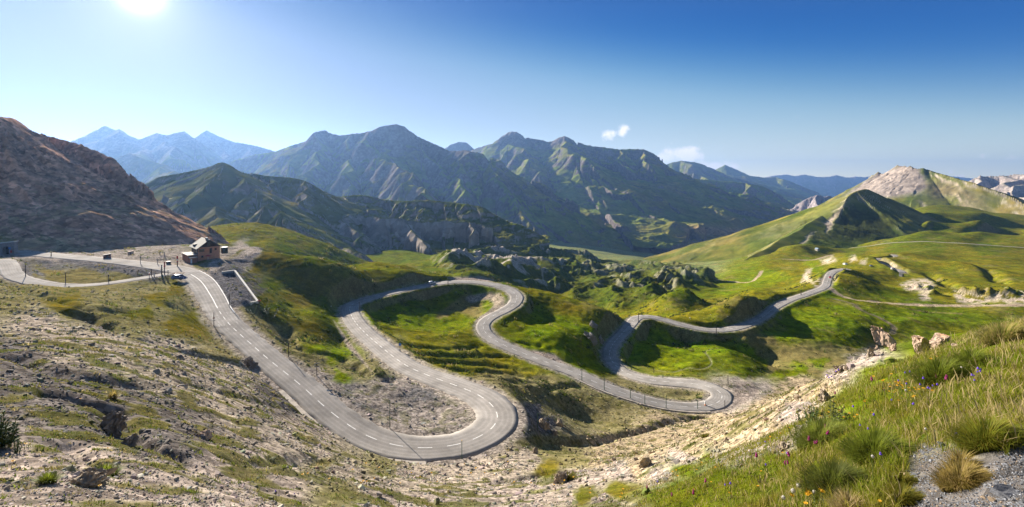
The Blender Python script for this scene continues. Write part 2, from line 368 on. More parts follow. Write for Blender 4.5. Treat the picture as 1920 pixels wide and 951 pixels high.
# between the last leg and the valley
tp((1240,585,290),(1290,590,300),(1340,583,300),(1320,598,247),(1360,590,251),(1400,573,259),(1430,563,275),(1390,562,312),(1480,545,410),(1520,525,460),(1250,572,340),(1275,560,345),(1310,575,365),(1350,568,385),(1400,545,440),(1450,525,520),(1500,505,620),(1530,490,720),(1440,481,800),(1400,500,700),(1500,461,850),(1480,488,740),(1378,514,640),(1545,466,860))
tp((1350,540,520),(1400,520,600),(1350,525,620),(1300,560,430),(1230,560,400),(1190,575,360),(1180,600,300))
# karst field
tp((850,510,420),(880,525,370),(960,540,400),(1020,560,400),(1080,575,390),(1140,585,370),(900,500,480),(1000,520,520),(1100,545,500),(1200,545,480),(1150,520,620),(1250,530,560),(830,490,560),(920,482,660),(1050,480,780),(1150,497,800),(1240,508,780),(1310,525,690))
# green knoll behind the lodge
tp((400,428,330),(430,422,350),(480,418,370),(530,428,375),(580,445,380),(630,465,385),(690,490,390),(430,445,300),(480,445,310),(540,460,310),(600,480,320),(650,495,340),(500,480,262),(440,470,235),(580,505,280))
tp((400,440,420),(480,445,450),(560,470,460),(640,490,470),(720,505,480),(300,470,300),(200,480,300),(100,480,350))
tp((700,500,430),(760,495,470),(780,505,430),(720,478,600),(800,478,620))
# valley floor far below
tp((840,470,850),(960,470,1100),(1000,462,1400),(1050,466,1400),(1120,476,1350),(1200,487,1300),(1260,497,1200),(1320,507,1150),(1020,452,1900),(1120,462,1900),(1250,480,1900),(1330,492,1850))
tp((960,455,2600),(1250,475,2600),(1400,490,2500),(1420,510,1500),(1450,500,1900),(1560,470,1900),(1500,480,1250),(600,440,900),(400,430,900),(400,430,2000),(700,440,2000),(100,440,900),(-300,440,900),(-300,420,2500),(2300,430,1500),(2300,400,2600))
for rd, st in ((road_main, 9), (road_lower, 9), (road_lot2, 12), (road_high, 14)):
    for q in rd[::st]: T.append((HX + q[0] / q[1] * F, HY - q[2] / q[1] * F, q[1]))
T = np.array(T, float)

def tps_fit(a, b, v, lam):
    n = len(a)
    def K(r2): return .5 * r2 * np.log(r2 + 1e-12)
    r2 = (a[:, None] - a[None]) ** 2 + (b[:, None] - b[None]) ** 2
    A = np.zeros((n + 3, n + 3)); A[:n, :n] = K(r2) + lam * np.eye(n)
    Pm = np.stack([np.ones(n), a, b], 1); A[:n, n:] = Pm; A[n:, :n] = Pm.T
    w = np.linalg.solve(A, np.concatenate([v, np.zeros(3)]))
    def f(x, y):
        s = w[n] + w[n + 1] * x + w[n + 2] * y
        for i in range(n):
            rr = (x - a[i]) ** 2 + (y - b[i]) ** 2
            s += w[i] * K(rr)
        return s
    return f
ground_f = tps_fit((T[:, 0] - HX) / F, np.log(T[:, 2]), T[:, 1], 2e-4)

# grid of sight columns and distance rows
cols_px = np.concatenate([np.arange(-760, -60, 22), np.arange(-60, 1981, 1.75), np.arange(1984, 2700, 22)])
ly = [math.log(2.0)]
while ly[-1] < math.log(2600):
    Yc = math.exp(ly[-1]); ly.append(ly[-1] + np.interp(math.log(Yc), np.log([2, 20, 60, 100, 500, 900, 2600]), [.011, .009, .0052, .0042, .0042, .006, .009]))
ly = np.array(ly); R_, C_ = len(ly), len(cols_px)
ca = np.concatenate([np.linspace(-760, -60, 24)[:-1], np.linspace(-60, 1981, 330)[:-1], np.linspace(1981, 2700, 24)])
cb = np.linspace(ly[0], ly[-1], 300)
CA, CB = np.meshgrid((ca - HX) / F, cb)
PYc = ground_f(CA, CB)
def cubic_rows(src_x, arr, x):          # Catmull-Rom along axis 0
    i = np.clip(np.searchsorted(src_x, x, 'right') - 1, 0, len(src_x) - 2)
    t = ((x - src_x[i]) / (src_x[i + 1] - src_x[i]))[:, None]
    p0 = arr[np.maximum(i - 1, 0)]; p1 = arr[i]; p2 = arr[i + 1]; p3 = arr[np.minimum(i + 2, len(src_x) - 1)]
    return .5 * ((2 * p1) + (-p0 + p2) * t + (2 * p0 - 5 * p1 + 4 * p2 - p3) * t ** 2 + (-p0 + 3 * p1 - 3 * p2 + p3) * t ** 3)
PYg = cubic_rows(ca, cubic_rows(cb, PYc, ly).T, cols_px).T
Yg = np.exp(ly)[:, None] * np.ones((1, C_)); Xg = (cols_px[None] - HX) / F * Yg
Zg = (HY - PYg) / F * Yg
BASEPY = PYg.copy()
spac = np.maximum(Yg * 1.75 / F, np.gradient(np.exp(ly))[:, None] * np.ones((1, C_)))
def poly_mask(poly, px, py, soft=6.0):
    """soft membership of a picture-outlined patch of land"""
    poly = np.asarray(poly, float); inside = np.zeros(px.shape, bool); dist = np.full(px.shape, 1e9)
    n = len(poly)
    for i in range(n):
        x1, y1 = poly[i]; x2, y2 = poly[(i + 1) % n]
        if y1 != y2:
            cnd = ((y1 > py) != (y2 > py)) & (px < (x2 - x1) * (py - y1) / (y2 - y1) + x1)
            inside ^= cnd
        dx, dy = x2 - x1, y2 - y1
        t = np.clip(((px - x1) * dx + (py - y1) * dy) / (dx * dx + dy * dy + 1e-9), 0, 1)
        dist = np.minimum(dist, np.hypot(px - x1 - t * dx, py - y1 - t * dy))
    return np.clip(.5 + np.where(inside, dist, -dist) / (2 * soft), 0, 1)
PXg = cols_px[None] * np.ones((R_, 1))
def octave(lam, amp, seed, kind='fbm'):
    f = sstep(1.6, 3.2, lam / spac)
    n = pn(Xg / lam, Yg / lam, seed) if kind == 'fbm' else (.6 - 1.5 * np.abs(pn(Xg / lam, Yg / lam, seed)))
    return amp * n * f
far_f = sstep(60, 260, Yg)
rough = octave(46, 1.3, 1) * sstep(90, 300, Yg) + octave(19, .75, 2) * (.25 + .75 * far_f) + octave(7.5, .30, 3) * (1 + .6 * far_f) + octave(3.1, .19, 4) * (1 + .5 * far_f) + octave(1.3, .10, 5) + octave(.55, .055, 6) + octave(.24, .028, 7)
rough += octave(140, 4.5, 8) * sstep(420, 900, Yg) + octave(70, 2.4, 9) * sstep(350, 700, Yg)
# limestone hummocks
KARST = [(815,486),(870,478),(930,472),(1000,478),(1060,468),(1120,478),(1180,486),(1245,500),(1330,512),(1335,535),(1300,548),(1255,560),(1215,590),(1180,600),(1130,588),(1060,568),(1000,548),(940,528),(880,520),(840,508)]
km = poly_mask(KARST, PXg, PYg, 9) * sstep(330, 380, Yg) * (1 - sstep(820, 900, Yg))
kn = 0
crag = sstep(-.12, .30, fbm(Xg / 75, Yg / 75, 2, 27))
for lam, amp, sd in ((130, 12, 21), (60, 13, 22), (26, 5.5, 23), (12, 4.2, 24), (6, 2.2, 25)):
    n = pn(Xg / lam, Yg / lam, sd)
    kn = kn + amp * (.62 - 1.7 * np.abs(n)) * sstep(1.2, 2.4, lam / spac) * (1 if lam > 40 else .22 + .78 * crag)
Zg = Zg + rough * (1 - .5 * km) + kn * km
karst_h = kn * km

def nearest_to_path(path2, rad, extra=()):
    """distance of grid vertices to a polyline (x,y), with interpolated extra columns; only inside rad"""
    D = np.full(Xg.shape, 1e9); E = [np.zeros(Xg.shape) for _ in extra]
    for i in range(len(path2) - 1):
        x1, y1 = path2[i]; x2, y2 = path2[i + 1]
        ylo, yhi = min(y1, y2) - rad, max(y1, y2) + rad
        if yhi < 2: continue
        r0 = max(0, np.searchsorted(ly, math.log(max(ylo, 2.0))) - 1); r1 = min(R_, np.searchsorted(ly, math.log(max(yhi, 2.01))) + 1)
        if r1 <= r0: continue
        yl = max(ylo, 1.0)
        pxs = [HX + F * (x + sg * rad) / yy for x in (x1, x2) for sg in (-1, 1) for yy in (yl, yhi)]
        c0 = max(0, np.searchsorted(cols_px, min(pxs)) - 1); c1 = min(C_, np.searchsorted(cols_px, max(pxs)) + 1)
        if c1 <= c0: continue
        xs, ys = Xg[r0:r1, c0:c1], Yg[r0:r1, c0:c1]
        dx, dy = x2 - x1, y2 - y1
        t = np.clip(((xs - x1) * dx + (ys - y1) * dy) / (dx * dx + dy * dy + 1e-12), 0, 1)
        d_ = np.hypot(xs - x1 - t * dx, ys - y1 - t * dy)
        sub = D[r0:r1, c0:c1]; better = d_ < sub
        sub[better] = d_[better]
        for e_, src in zip(E, extra):
            s_ = e_[r0:r1, c0:c1]; vv = src[i] + (src[i + 1] - src[i]) * t; s_[better] = vv[better]
    return D, E
def pyg(): return HY - Zg / Yg * F
def locate(px, py, ymin=0, ymax=1e9, PYs=None):
    """first point of the land met by the sight line through (px, py)"""
    PYs = PYNOW if PYs is None else PYs
    c = np.interp(px, cols_px, np.arange(C_)); c0 = int(min(max(math.floor(c), 0), C_ - 2)); t = c - c0
    col = PYs[:, c0] * (1 - t) + PYs[:, c0 + 1] * t
    Ys = np.exp(ly); ok = np.where((col <= py) & (Ys >= ymin))[0]
    if len(ok) == 0 or Ys[ok[0]] > ymax: Y = min(ymax, Ys[-1])
    else:
        i = ok[0]
        if i == 0 or col[i - 1] < py: Y = Ys[i]
        else: Y = Ys[i - 1] + (Ys[i] - Ys[i - 1]) * (col[i - 1] - py) / max(col[i - 1] - col[i], 1e-6)
    return Vector(((px - HX) / F * Y, Y, height((px - HX) / F * Y, Y)))
def height(x, y):
    px = HX + F * x / y
    c = np.interp(px, cols_px, np.arange(C_)); c0 = int(min(max(math.floor(c), 0), C_ - 2)); t = c - c0
    r = np.interp(math.log(max(y, 2.0)), ly, np.arange(R_)); r0 = int(min(max(math.floor(r), 0), R_ - 2)); s = r - r0
    return float((Zg[r0, c0] * (1 - t) + Zg[r0, c0 + 1] * t) * (1 - s) + (Zg[r0 + 1, c0] * (1 - t) + Zg[r0 + 1, c0 + 1] * t) * s)
def heights(x, y):
    px = HX + F * x / y
    c = np.interp(px, cols_px, np.arange(C_)); c0 = np.clip(np.floor(c).astype(int), 0, C_ - 2); t = c - c0
    r = np.interp(np.log(np.maximum(y, 2.0)), ly, np.arange(R_)); r0 = np.clip(np.floor(r).astype(int), 0, R_ - 2); s = r - r0
    return (Zg[r0, c0] * (1 - t) + Zg[r0, c0 + 1] * t) * (1 - s) + (Zg[r0 + 1, c0] * (1 - t) + Zg[r0 + 1, c0 + 1] * t) * s
PYNOW = pyg()
def land_line(pts, ymin=0, ymax=1e9, n=6):
    return np.array([locate(a, b, ymin, ymax) for a, b in spline(pts, n)[:, :2]])
# gullies and breaks in the slope: (picture line, nearest distance, width, depth)
def ditch(pts, w, dep, ymin=0, ymax=1e9):
    global Zg
    ln = land_line(pts, ymin, ymax)
    D, _ = nearest_to_path(ln[:, :2], w * 3)
    prof = -dep * np.exp(-(D / w) ** 2) * (1 + .5 * pn(Xg / (w * 1.7), Yg / (w * 1.7), 31))
    Zg = Zg + np.where(D < w * 3, prof, 0)
ditch([(-40,505),(0,519),(60,545),(120,565),(170,578),(225,582)], 1.5, 1.0, 40)
ditch([(150,585),(200,606),(260,632),(330,653),(400,668),(462,683)], 2.0, 2.3, 30)
ditch([(330,575),(350,580),(370,575),(385,578)], 2.2, .8, 60)

ditch([(30,672),(120,700),(190,712),(250,720)], .9, .6, 15)
ditch([(100,735),(160,750),(215,770),(232,800),(240,818)], .8, .9, 12)
ditch([(240,815),(300,838),(355,868),(368,885)], .5, .4, 10)
ditch([(120,835),(150,850),(165,875)], .35, .3, 8)
ditch([(350,720),(420,735),(520,760),(590,775)], 1.0, .5, 25)
ditch([(440,860),(520,865),(600,860)], .8, .5, 20)
ditch([(1010,822),(1080,830),(1180,812),(1260,790),(1330,775)], 1.6, 1.4, 55)
ditch([(940,905),(1010,890),(1075,880)], 1.0, .7, 30)
ditch([(540,640),(580,655),(640,668),(680,690),(726,707)], 2.2, 2.0, 90)
ditch([(470,575),(500,592),(530,610),(545,640)], 2.4, 1.9, 95)
ditch([(650,640),(672,655),(690,672)], 1.8, 1.6, 100)
for k, (y0, y1) in enumerate(((648,640),(662,668),(676,690),(692,704),(706,714))):
    ditch([(770 + 14 * k,y0),(860 + 12 * k,y0 + 5),(950 + 10 * k,y1),(1010 + 5 * k,y1 + 8)], 1.5, .8, 100)
ditch([(1000,735),(1060,722),(1085,722)], 1.5, 1.0, 90)
ditch([(1740,515),(1770,528),(1800,540)], 5, 4, 300)
ditch([(1765,530),(1790,540),(1812,538)], 4, 3, 300)
ditch([(1840,508),(1860,520),(1880,530)], 6, 4, 300)
# rock scars in the pasture on the right
for (px, py, rx, ry, hh) in ((1728,545,26,12,5),(1745,556,14,8,5),(1812,556,18,12,6),(1850,560,16,10,6),(1890,558,22,14,7)):
    c = locate(px, py, 280, 520); rr = rx / F * c.y
    Zg = Zg + hh * np.exp(-(((Xg - c.x) / rr) ** 2 + ((Yg - c.y) / (rr * 1.2)) ** 2)) * (1 + .5 * pn(Xg / 5, Yg / 5, 41))
# small hill and rock cone in the valley beyond the last leg
for (px, py, ymin, rx, ry, hh) in ((1250,575,300,30,34,9),(1285,565,330,26,30,9),(1325,520,600,16,16,13),(1480,520,440,34,44,9),(1405,570,330,40,26,6),(1265,530,480,50,60,10),(1625,545,340,60,38,9),(1785,505,500,42,60,10),(1590,520,400,26,26,5),(1600,492,560,45,60,9)):
    c = locate(px, py, ymin); s_ = c.y / F
    Zg = Zg + hh * np.exp(-(((Xg - c.x) / (rx * s_)) ** 2 + ((Yg - c.y) / (ry * s_ * 1.6)) ** 2))
# cut and fill for the roads and the flat gravel lots
def conform(path, shoulder, feather):
    global Zg
    hw = path[:, 3] / 2
    D, (zz, ww) = nearest_to_path(path[:, :2], hw.max() + shoulder + feather, (path[:, 2], hw))
    wgt = 1 - sstep(0, 1, (D - ww - shoulder) / feather)
    Zg = np.where(D < 1e8, Zg * (1 - wgt) + (zz - .06) * wgt, Zg)
    return D - ww
Dm = conform(road_main, 1.1, 4.0)
Dl = conform(road_lower, .6, 2.5)
D2 = conform(road_lot2, 1.0, 4.0)
Dh = conform(road_high, 2.0, 9.0)
PYNOW = pyg()
# ------------------------------------------------------------------ what covers the ground
KIND = {   # albedo, mask (stones, grass, limestone)
 'G': ((.108,.150,.006), (0, 1)), 'g': ((.088,.115,.007), (0, 1)), 'O': ((.110,.100,.014), (0, .9)), 'D': ((.165,.140,.055), (0, .6)),
 'S': ((.262,.230,.188), (1, 0)), 'N': ((.290,.240,.160), (1, 0)), 'P': ((.262,.228,.198), (1, 0)), 'K': ((.120,.110,.102), (1, 0)), 'R': ((.275,.247,.216), (.25, 0)), 'A': ((.125,.122,.120), (.3, 0)), 'Q': ((.205,.186,.168), (.45, 0)),
 'M': ((.17,.150,.075), (.6, .4)), 'W': ((.30,.265,.22), (.4, 0)), 'V': ((.16,.19,.075), (0, 1)), 'H': ((.125,.130,.010), (0, 1))}
PATCH = '''S 300 650 450 750 600 850 700 900 850 905 200 640 420 700 560 790 350 690 640 880 500 690 760 890 930 880 120 640 80 600 980 860
P 100 900 300 880 400 900 500 880 250 920 500 920 700 940 850 935 950 930 30 870 180 860 1000 910 1080 900
K 60 720 150 740 220 780 100 790 20 680 190 800 250 810 330 850 520 735 560 770 540 750 320 800
M 250 575 180 560 60 550 20 560 300 590 350 560 290 545 250 610 440 660 650 930 720 880 620 870 1050 770 1100 780 1150 800 1080 740 1000 745 1020 720 950 740 1010 840 1090 860
O 300 560 260 590 120 570 330 600 330 540 370 600 1030 880 1090 930 1160 920
N 1150 830 1200 840 1250 800 1300 800 1350 800 1400 790 1450 765 1500 740 1540 720 1200 880 1120 860 1230 830 1300 850 1380 820 1430 800
P 1160 880 1100 900 1060 930 1140 940 1240 890 1280 860 1560 700 1600 680 1620 670 1480 775 1340 860 1400 850 1450 830 1510 770
g 1280 880 1330 860 1250 925 1300 930 1400 900 1450 860 1500 900 1350 900 1550 850 1480 930 1600 930
G 1600 750 1650 700 1700 750 1800 700 1850 650 1900 700 1750 680 1900 640 1800 800 1700 820 1560 800 1600 850 1650 860
A 1800 930 1850 900 1900 870 1750 940 1880 940 1700 940 1780 870 1900 920
K 1740 850 1760 870
R 250 480 300 478 350 490 200 478 150 482 440 468 420 475 460 462 330 498 340 500 400 500 100 476 420 520 60 476
A 440 540 450 560 420 530 460 555 430 510 250 502 200 497 300 508 150 500 100 495 60 510
D 100 515 150 515 180 520 60 520 230 515 120 525 90 505
K 470 530 490 545
O 370 492 500 560 520 590 480 500 460 485 560 560 580 600 600 640 550 520 600 550 640 545 510 480 560 490 600 500 470 475
H 640 505 700 505 760 508 800 515 820 520 680 498 740 500
g 500 540 520 570 620 590 600 575
M 470 590 500 620 540 650 580 680 620 690 520 640 600 668 660 690 690 700 700 690 480 640
G 640 700 600 650 630 670
Q 700 750 760 770 820 760 860 780 740 720 800 790 660 740 620 730 700 780 600 700
A 770 735 640 730 690 770 800 740 1000 770 1010 790
G 740 600 760 590 800 600 720 585 700 590 850 605 820 570 880 540 900 545 860 600 830 610 780 600 930 570
D 880 575 850 580 830 595 870 565
g 720 570 760 560 800 560 840 555 700 575
H 780 640 850 650 900 660 950 680 1000 690 820 680 880 690 780 660 960 650 900 640 850 630 720 620 750 650
M 740 650 700 630 760 665 960 720 1040 730 900 710 1060 745 770 690
G 1000 620 1050 630 1100 650 1050 600 1080 620 990 640 1030 640 1100 630
H 1050 575 1100 580 1000 560 1150 590 1120 600 1060 555 1010 545
g 980 580 960 600 1150 630 1130 660 1140 690
G 1200 640 1250 640 1300 650 1220 630 1180 655 1350 650 1230 690 1100 690 1260 670 1210 665 1400 660
g 1330 680 1380 665 1400 690 1400 680 1420 690 1350 635 1300 630
M 1240 745 1200 735 1290 748 1160 720 1190 728
R 1400 740 1380 750 1420 730 1390 720
N 1450 745 1500 715 1480 730
D 1460 690 1480 670 1500 665 1550 660 1420 640 1560 680 1520 690
G 1500 600 1550 590 1600 600 1650 590 1520 620 1580 630 1480 620 1600 640 1700 590 1520 570 1560 560 1500 690 1540 675 1480 705
g 1700 610 1750 620 1650 630 1800 610 1850 610 1640 550 1680 545 1740 570 1600 545 1660 565
H 1600 530 1640 530 1680 530 1740 520 1800 520 1850 530 1900 530 1780 545 1860 550 1250 570 1300 570 1350 560 1400 560 1450 545 1280 590 1340 590 1400 580 1230 590 1500 530 1480 500 1520 510
H 1700 490 1750 495 1800 500 1850 490 1900 500 1600 500 1650 475 1800 475 1900 480 1620 490 1560 490
g 1250 550 1290 555 1330 545 1600 470 1680 465 1750 460 1850 470
G 1400 535 1440 520 1360 550 1540 500
V 1000 455 1050 470 1100 480 1150 480 1200 490 1250 500 1000 440 960 460 1300 500 1100 465 1280 510
g 760 480 700 480 820 478 740 490 800 500 850 510 640 480
H 480 425 450 430 520 440 430 440 560 450 500 450
g 600 475 650 490 540 470 570 490 480 460
g 900 500 1000 520 1100 550 1200 540 1150 560 950 510 1050 500 1250 530'''
tab = []
for line in PATCH.split('\n'):
    w_ = line.split(); k = w_[0]; v_ = list(map(float, w_[1:]))
    for i in range(0, len(v_), 2): tab.append((v_[i], v_[i + 1], k))
PYV = pyg()
wx = 16 * fbm(PXg / 60, PYV / 34, 4, 50) + 5 * fbm(PXg / 12, PYV / 8, 3, 52); wy = 9 * fbm(PXg / 60, PYV / 34, 4, 55) + 3 * fbm(PXg / 12, PYV / 8, 3, 57)
wx *= sstep(3, 40, Yg) * .7 + .3
QX = PXg + wx; QY = PYV + wy
tx = np.array([t[0] for t in tab]); ty = np.array([t[1] for t in tab])
tc_ = np.array([KIND[t[2]][0] for t in tab]); tm = np.array([KIND[t[2]][1] for t in tab])
colg = np.zeros((R_, C_, 3), np.float32); mskg = np.zeros((R_, C_, 2), np.float32); wsum = np.zeros((R_, C_), np.float32)
QXf = QX.astype(np.float32); QYf = QY.astype(np.float32)
for i in range(len(tab)):
    d2 = (QXf - tx[i]) ** 2 + (1.7 * (QYf - ty[i])) ** 2
    w = 1.0 / (d2 * d2 + 900.0)
    w *= w ** .25
    wsum += w
    for k in range(3): colg[..., k] += w * tc_[i, k]
    for k in range(2): mskg[..., k] += w * tm[i, k]
colg /= wsum[..., None]; mskg /= wsum[..., None]
def paint(wgt, kind, c=None):
    global colg, mskg
    a = KIND[kind][0] if c is None else c
    wgt = np.clip(wgt, 0, 1)[..., None].astype(np.float32)
    colg = colg * (1 - wgt) + np.array(a, np.float32) * wgt
    mskg = mskg * (1 - wgt) + np.array(KIND[kind][1], np.float32) * wgt
# tufts on the stony slopes, bare soil in the pastures (growth and wear, not light)
tuft = sstep(.10, .42, fbm(Xg / 2.6, Yg / 2.6, 4, 61) + .5 * fbm(Xg / 17, Yg / 17, 3, 64)) * mskg[..., 0]
paint(tuft * .8 * sstep(3, 12, Yg), 'O', (.085,.085,.022))
bare = sstep(.38, .75, fbm(Xg / 30, Yg / 30, 4, 66) + .35 * fbm(Xg / 5, Yg / 5, 3, 68)) * sstep(100, 200, Yg) * (1 - sstep(900, 1300, Yg)) * mskg[..., 1]
paint(bare * .55, 'D')
# slopes: turf breaks open on steep ground
gy, gx = np.gradient(Zg); dYr = np.gradient(Yg, axis=0); dXc = np.gradient(Xg, axis=1)
slope_x = gx / np.maximum(dXc, 1e-6); slope_y = gy / dYr - slope_x * (np.gradient(Xg, axis=0) / dYr)
slope = np.hypot(slope_x, slope_y)
steep = sstep(.75, 1.2, slope + .25 * fbm(Xg / 9, Yg / 9, 3, 71)) * sstep(120, 220, Yg) * (1 - km)
paint(steep * .75 * mskg[..., 1], 'M', (.16,.135,.095))
# limestone among the hummocks
lime = km * sstep(.70, .95, .22 * crag - .14 + .16 * (1 - sstep(930, 1050, PXg)) + fbm(Xg / 34, Yg / 34, 3, 73) * .75 + slope * .42 + .035 * karst_h + .22 * fbm(Xg / 6, Yg / 6, 2, 76))
paint(km * .7, 'G', (.055,.075,.012))  # turf painted darker to carry the backlit shade of the hummocks
paint(lime * (.95 - .5 * sstep(960, 1120, PXg + 60 * fbm(Xg / 60, Yg / 60, 2, 77))), 'W', (.33,.30,.27))
# pale scars on the right-hand hillside
SCAR = [[(1690,532),(1710,522),(1740,522),(1752,535),(1745,545),(1735,548),(1720,545),(1700,545)],[(1728,552),(1742,545),(1752,556),(1745,562),(1730,560)],[(1785,545),(1830,548),(1850,556),(1880,548),(1930,545),(1930,570),(1890,572),(1860,568),(1840,574),(1800,566)],
 [(1498,530),(1512,505),(1524,500),(1520,528)],[(1540,486),(1560,480),(1566,490),(1545,494)],[(1590,482),(1600,478),(1606,490),(1590,492)],[(1612,490),(1626,486),(1622,498),(1612,497)],[(1664,500),(1672,493),(1682,500),(1674,505)],[(1520,530),(1540,520),(1548,532),(1530,542)]]
for pl in SCAR:
    paint(poly_mask(pl, QX * .4 + PXg * .6, QY * .4 + PYV * .6, 3) * sstep(.1, .45, .5 + fbm(Xg / 7, Yg / 7, 3, 78)) * sstep(270, 290, Yg), 'W', (.40,.345,.27))
SCREE2 = [(1060,800),(1200,790),(1330,774),(1400,772),(1460,742),(1500,722),(1560,690),(1560,720),(1480,770),(1420,800),(1340,822),(1260,842),(1180,862),(1090,852)]
for pts, wd, kd, ymin, c in (([(1556,540),(1572,552),(1600,562),(1640,566),(1700,571),(1760,573),(1850,573),(1920,572)], 2.6, 'N', 290, (.33,.27,.19)),
                 ([(1650,566),(1690,576),(1740,585),(1800,588)], 1.2, 'D', 280, None),
                 ([(1560,560),(1600,570),(1612,580),(1640,592),(1660,602),(1676,614),(1672,625)], 1.3, 'M', 240, (.16,.135,.09)),
                 ([(1290,690),(1318,692),(1334,682),(1328,668),(1322,660),(1335,655)], .4, 'M', 150, (.15,.155,.07)),
                 ([(1230,694),(1260,698),(1290,690)], .4, 'M', 150, (.15,.155,.07)),
                 ([(1430,662),(1480,668),(1540,664),(1600,655)], 3.5, 'D', 190, None),
                 ([(440,500),(455,488),(470,474),(480,464)], 3.5, 'R', 130, None), ([(425,512),(440,497),(450,490)], 3.0, 'A', 130, None),
                 ([(905,600),(930,580),(935,562),(915,556),(885,562)], 2.6, 'R', 170, (.27,.235,.18)),
                 ([(1470,486),(1520,488),(1545,482),(1560,478)], 3.0, 'N', 500, None), ([(1345,525),(1400,530),(1420,520),(1428,508)], 2.2, 'N', 400, None)):
    ln = land_line(pts, ymin)
    D, _ = nearest_to_path(ln[:, :2], wd * 2.5)
    paint(np.where(D < wd * 2.5, 1 - sstep(.7, 1.5, (D + wd * .3 * pn(Xg / 4, Yg / 4, 80)) / wd), 0), kd, c)
# verges
ve = np.where(Dm < 6, 1 - sstep(.3, 2.2, Dm + .9 * fbm(Xg / 3, Yg / 3, 3, 82)), 0)
paint(ve * .85, 'R')
paint(np.where(Dl < 4, 1 - sstep(.1, 1.2, Dl + .5 * fbm(Xg / 3, Yg / 3, 3, 83)), 0) * .8, 'R')
paint(np.where(D2 < 6, 1 - sstep(.5, 2.5, D2), 0) * .7, 'N')
LAYBY = [[(1000,656),(1040,664),(1062,682),(1066,688),(1020,676),(985,662)],[(840,520),(900,518),(930,526),(900,532),(850,530)],[(1380,718),(1412,718),(1424,735),(1396,755),(1372,768),(1376,735)],[(625,600),(655,640),(700,700),(690,690),(650,650)]]
paint(poly_mask([(392,508),(416,515),(440,512),(480,566),(468,572),(430,578),(412,552)], PXg, PYV, 2) * sstep(80, 100, Yg), 'A', (.105,.104,.108))
paint(poly_mask([(120,485),(200,494.5),(262,502),(303,508),(312,514),(285,520),(238,514),(170,500),(110,489)], PXg, PYV, 1.5) * sstep(100, 120, Yg), 'A', (.11,.108,.108))
paint(poly_mask([(25,505),(50,500),(60,515),(45,526),(30,520)], PXg, PYV, 2) * sstep(100, 120, Yg), 'A', (.13,.125,.12))
for pl in LAYBY: paint(poly_mask(pl, PXg, PYV, 2.5) * sstep(80, 100, Yg), 'R', (.235,.205,.18))
mask = np.concatenate([mskg, km[..., None].astype(np.float32)], -1)
mat_ground = terrain_mat('ground_cover', 2.6, 1.6, .22)
ground = np_mesh('ground', np.stack([Xg, Yg, Zg], -1).reshape(-1, 3), grid_quads(R_, C_), mat_ground, {'col': colg.reshape(-1, 3), 'mask': mask.reshape(-1, 3)})
tag(ground, 'alpine ground of scree and green pasture falling to the valley floor', kind='structure')

# ------------------------------------------------------------------ roads
def road_mat():
    m, t, b = new_mat('worn_asphalt')
    b.inputs['Roughness'].default_value = .95; b.inputs['Specular IOR Level'].default_value = .03
    tc = N(t, 'ShaderNodeTexCoord'); uv = N(t, 'ShaderNodeUVMap')
    n1 = N(t, 'ShaderNodeTexNoise'); n1.inputs['Scale'].default_value = .22; n1.inputs['Detail'].default_value = 8; n1.inputs['Roughness'].default_value = .65
    n2 = N(t, 'ShaderNodeTexNoise'); n2.inputs['Scale'].default_value = 7; n2.inputs['Detail'].default_value = 6
    for n in (n1, n2): L(t, tc.outputs['Object'], n.inputs['Vector'])
    su = N(t, 'ShaderNodeSeparateXYZ'); L(t, uv.outputs[0], su.inputs[0])
    # two wheel tracks per lane, polished darker
    wv = math_node(t, 'ABSOLUTE', math_node(t, 'SINE', math_node(t, 'MULTIPLY', su.outputs[0], math.pi * 4)))
    br = N(t, 'ShaderNodeTexBrick'); br.inputs['Scale'].default_value = .045; br.inputs['Mortar Size'].default_value = 0
    br.inputs['Color1'].default_value = (.86,.86,.86,1); br.inputs['Color2'].default_value = (1.06,1.06,1.06,1)
    cx = N(t, 'ShaderNodeCombineXYZ'); L(t, math_node(t, 'MULTIPLY', su.outputs[1], 1.0), cx.inputs[0]); L(t, math_node(t, 'MULTIPLY', su.outputs[0], 11.1), cx.inputs[1])
    L(t, cx.outputs[0], br.inputs['Vector'])
    a = N(t, 'ShaderNodeMapRange'); a.inputs[1].default_value = .3; a.inputs[2].default_value = .7; a.inputs[3].default_value = .70; a.inputs[4].default_value = 1.22; L(t, n1.outputs[0], a.inputs[0])
    c = N(t, 'ShaderNodeMapRange'); c.inputs[1].default_value = .3; c.inputs[2].default_value = .7; c.inputs[3].default_value = .9; c.inputs[4].default_value = 1.1; L(t, n2.outputs[0], c.inputs[0])
    v = math_node(t, 'MULTIPLY', a.outputs[0], c.outputs[0])
    v = math_node(t, 'MULTIPLY', v, math_node(t, 'SUBTRACT', 1.09, math_node(t, 'MULTIPLY', wv, .17)))
    v = math_node(t, 'MULTIPLY', v, br.outputs[0])
    s = t.nodes.new('ShaderNodeVectorMath'); s.operation = 'SCALE'; s.inputs[0].default_value = (.315,.293,.268); L(t, v, s.inputs['Scale'])
    L(t, s.outputs[0], b.inputs['Base Color'])
    return m
mat_road = road_mat()
def path_frames(path):
    tan = np.gradient(path[:, :2], axis=0); tan /= np.linalg.norm(tan, axis=1)[:, None]
    return np.stack([tan[:, 1], -tan[:, 0]], 1)         # to the right of travel
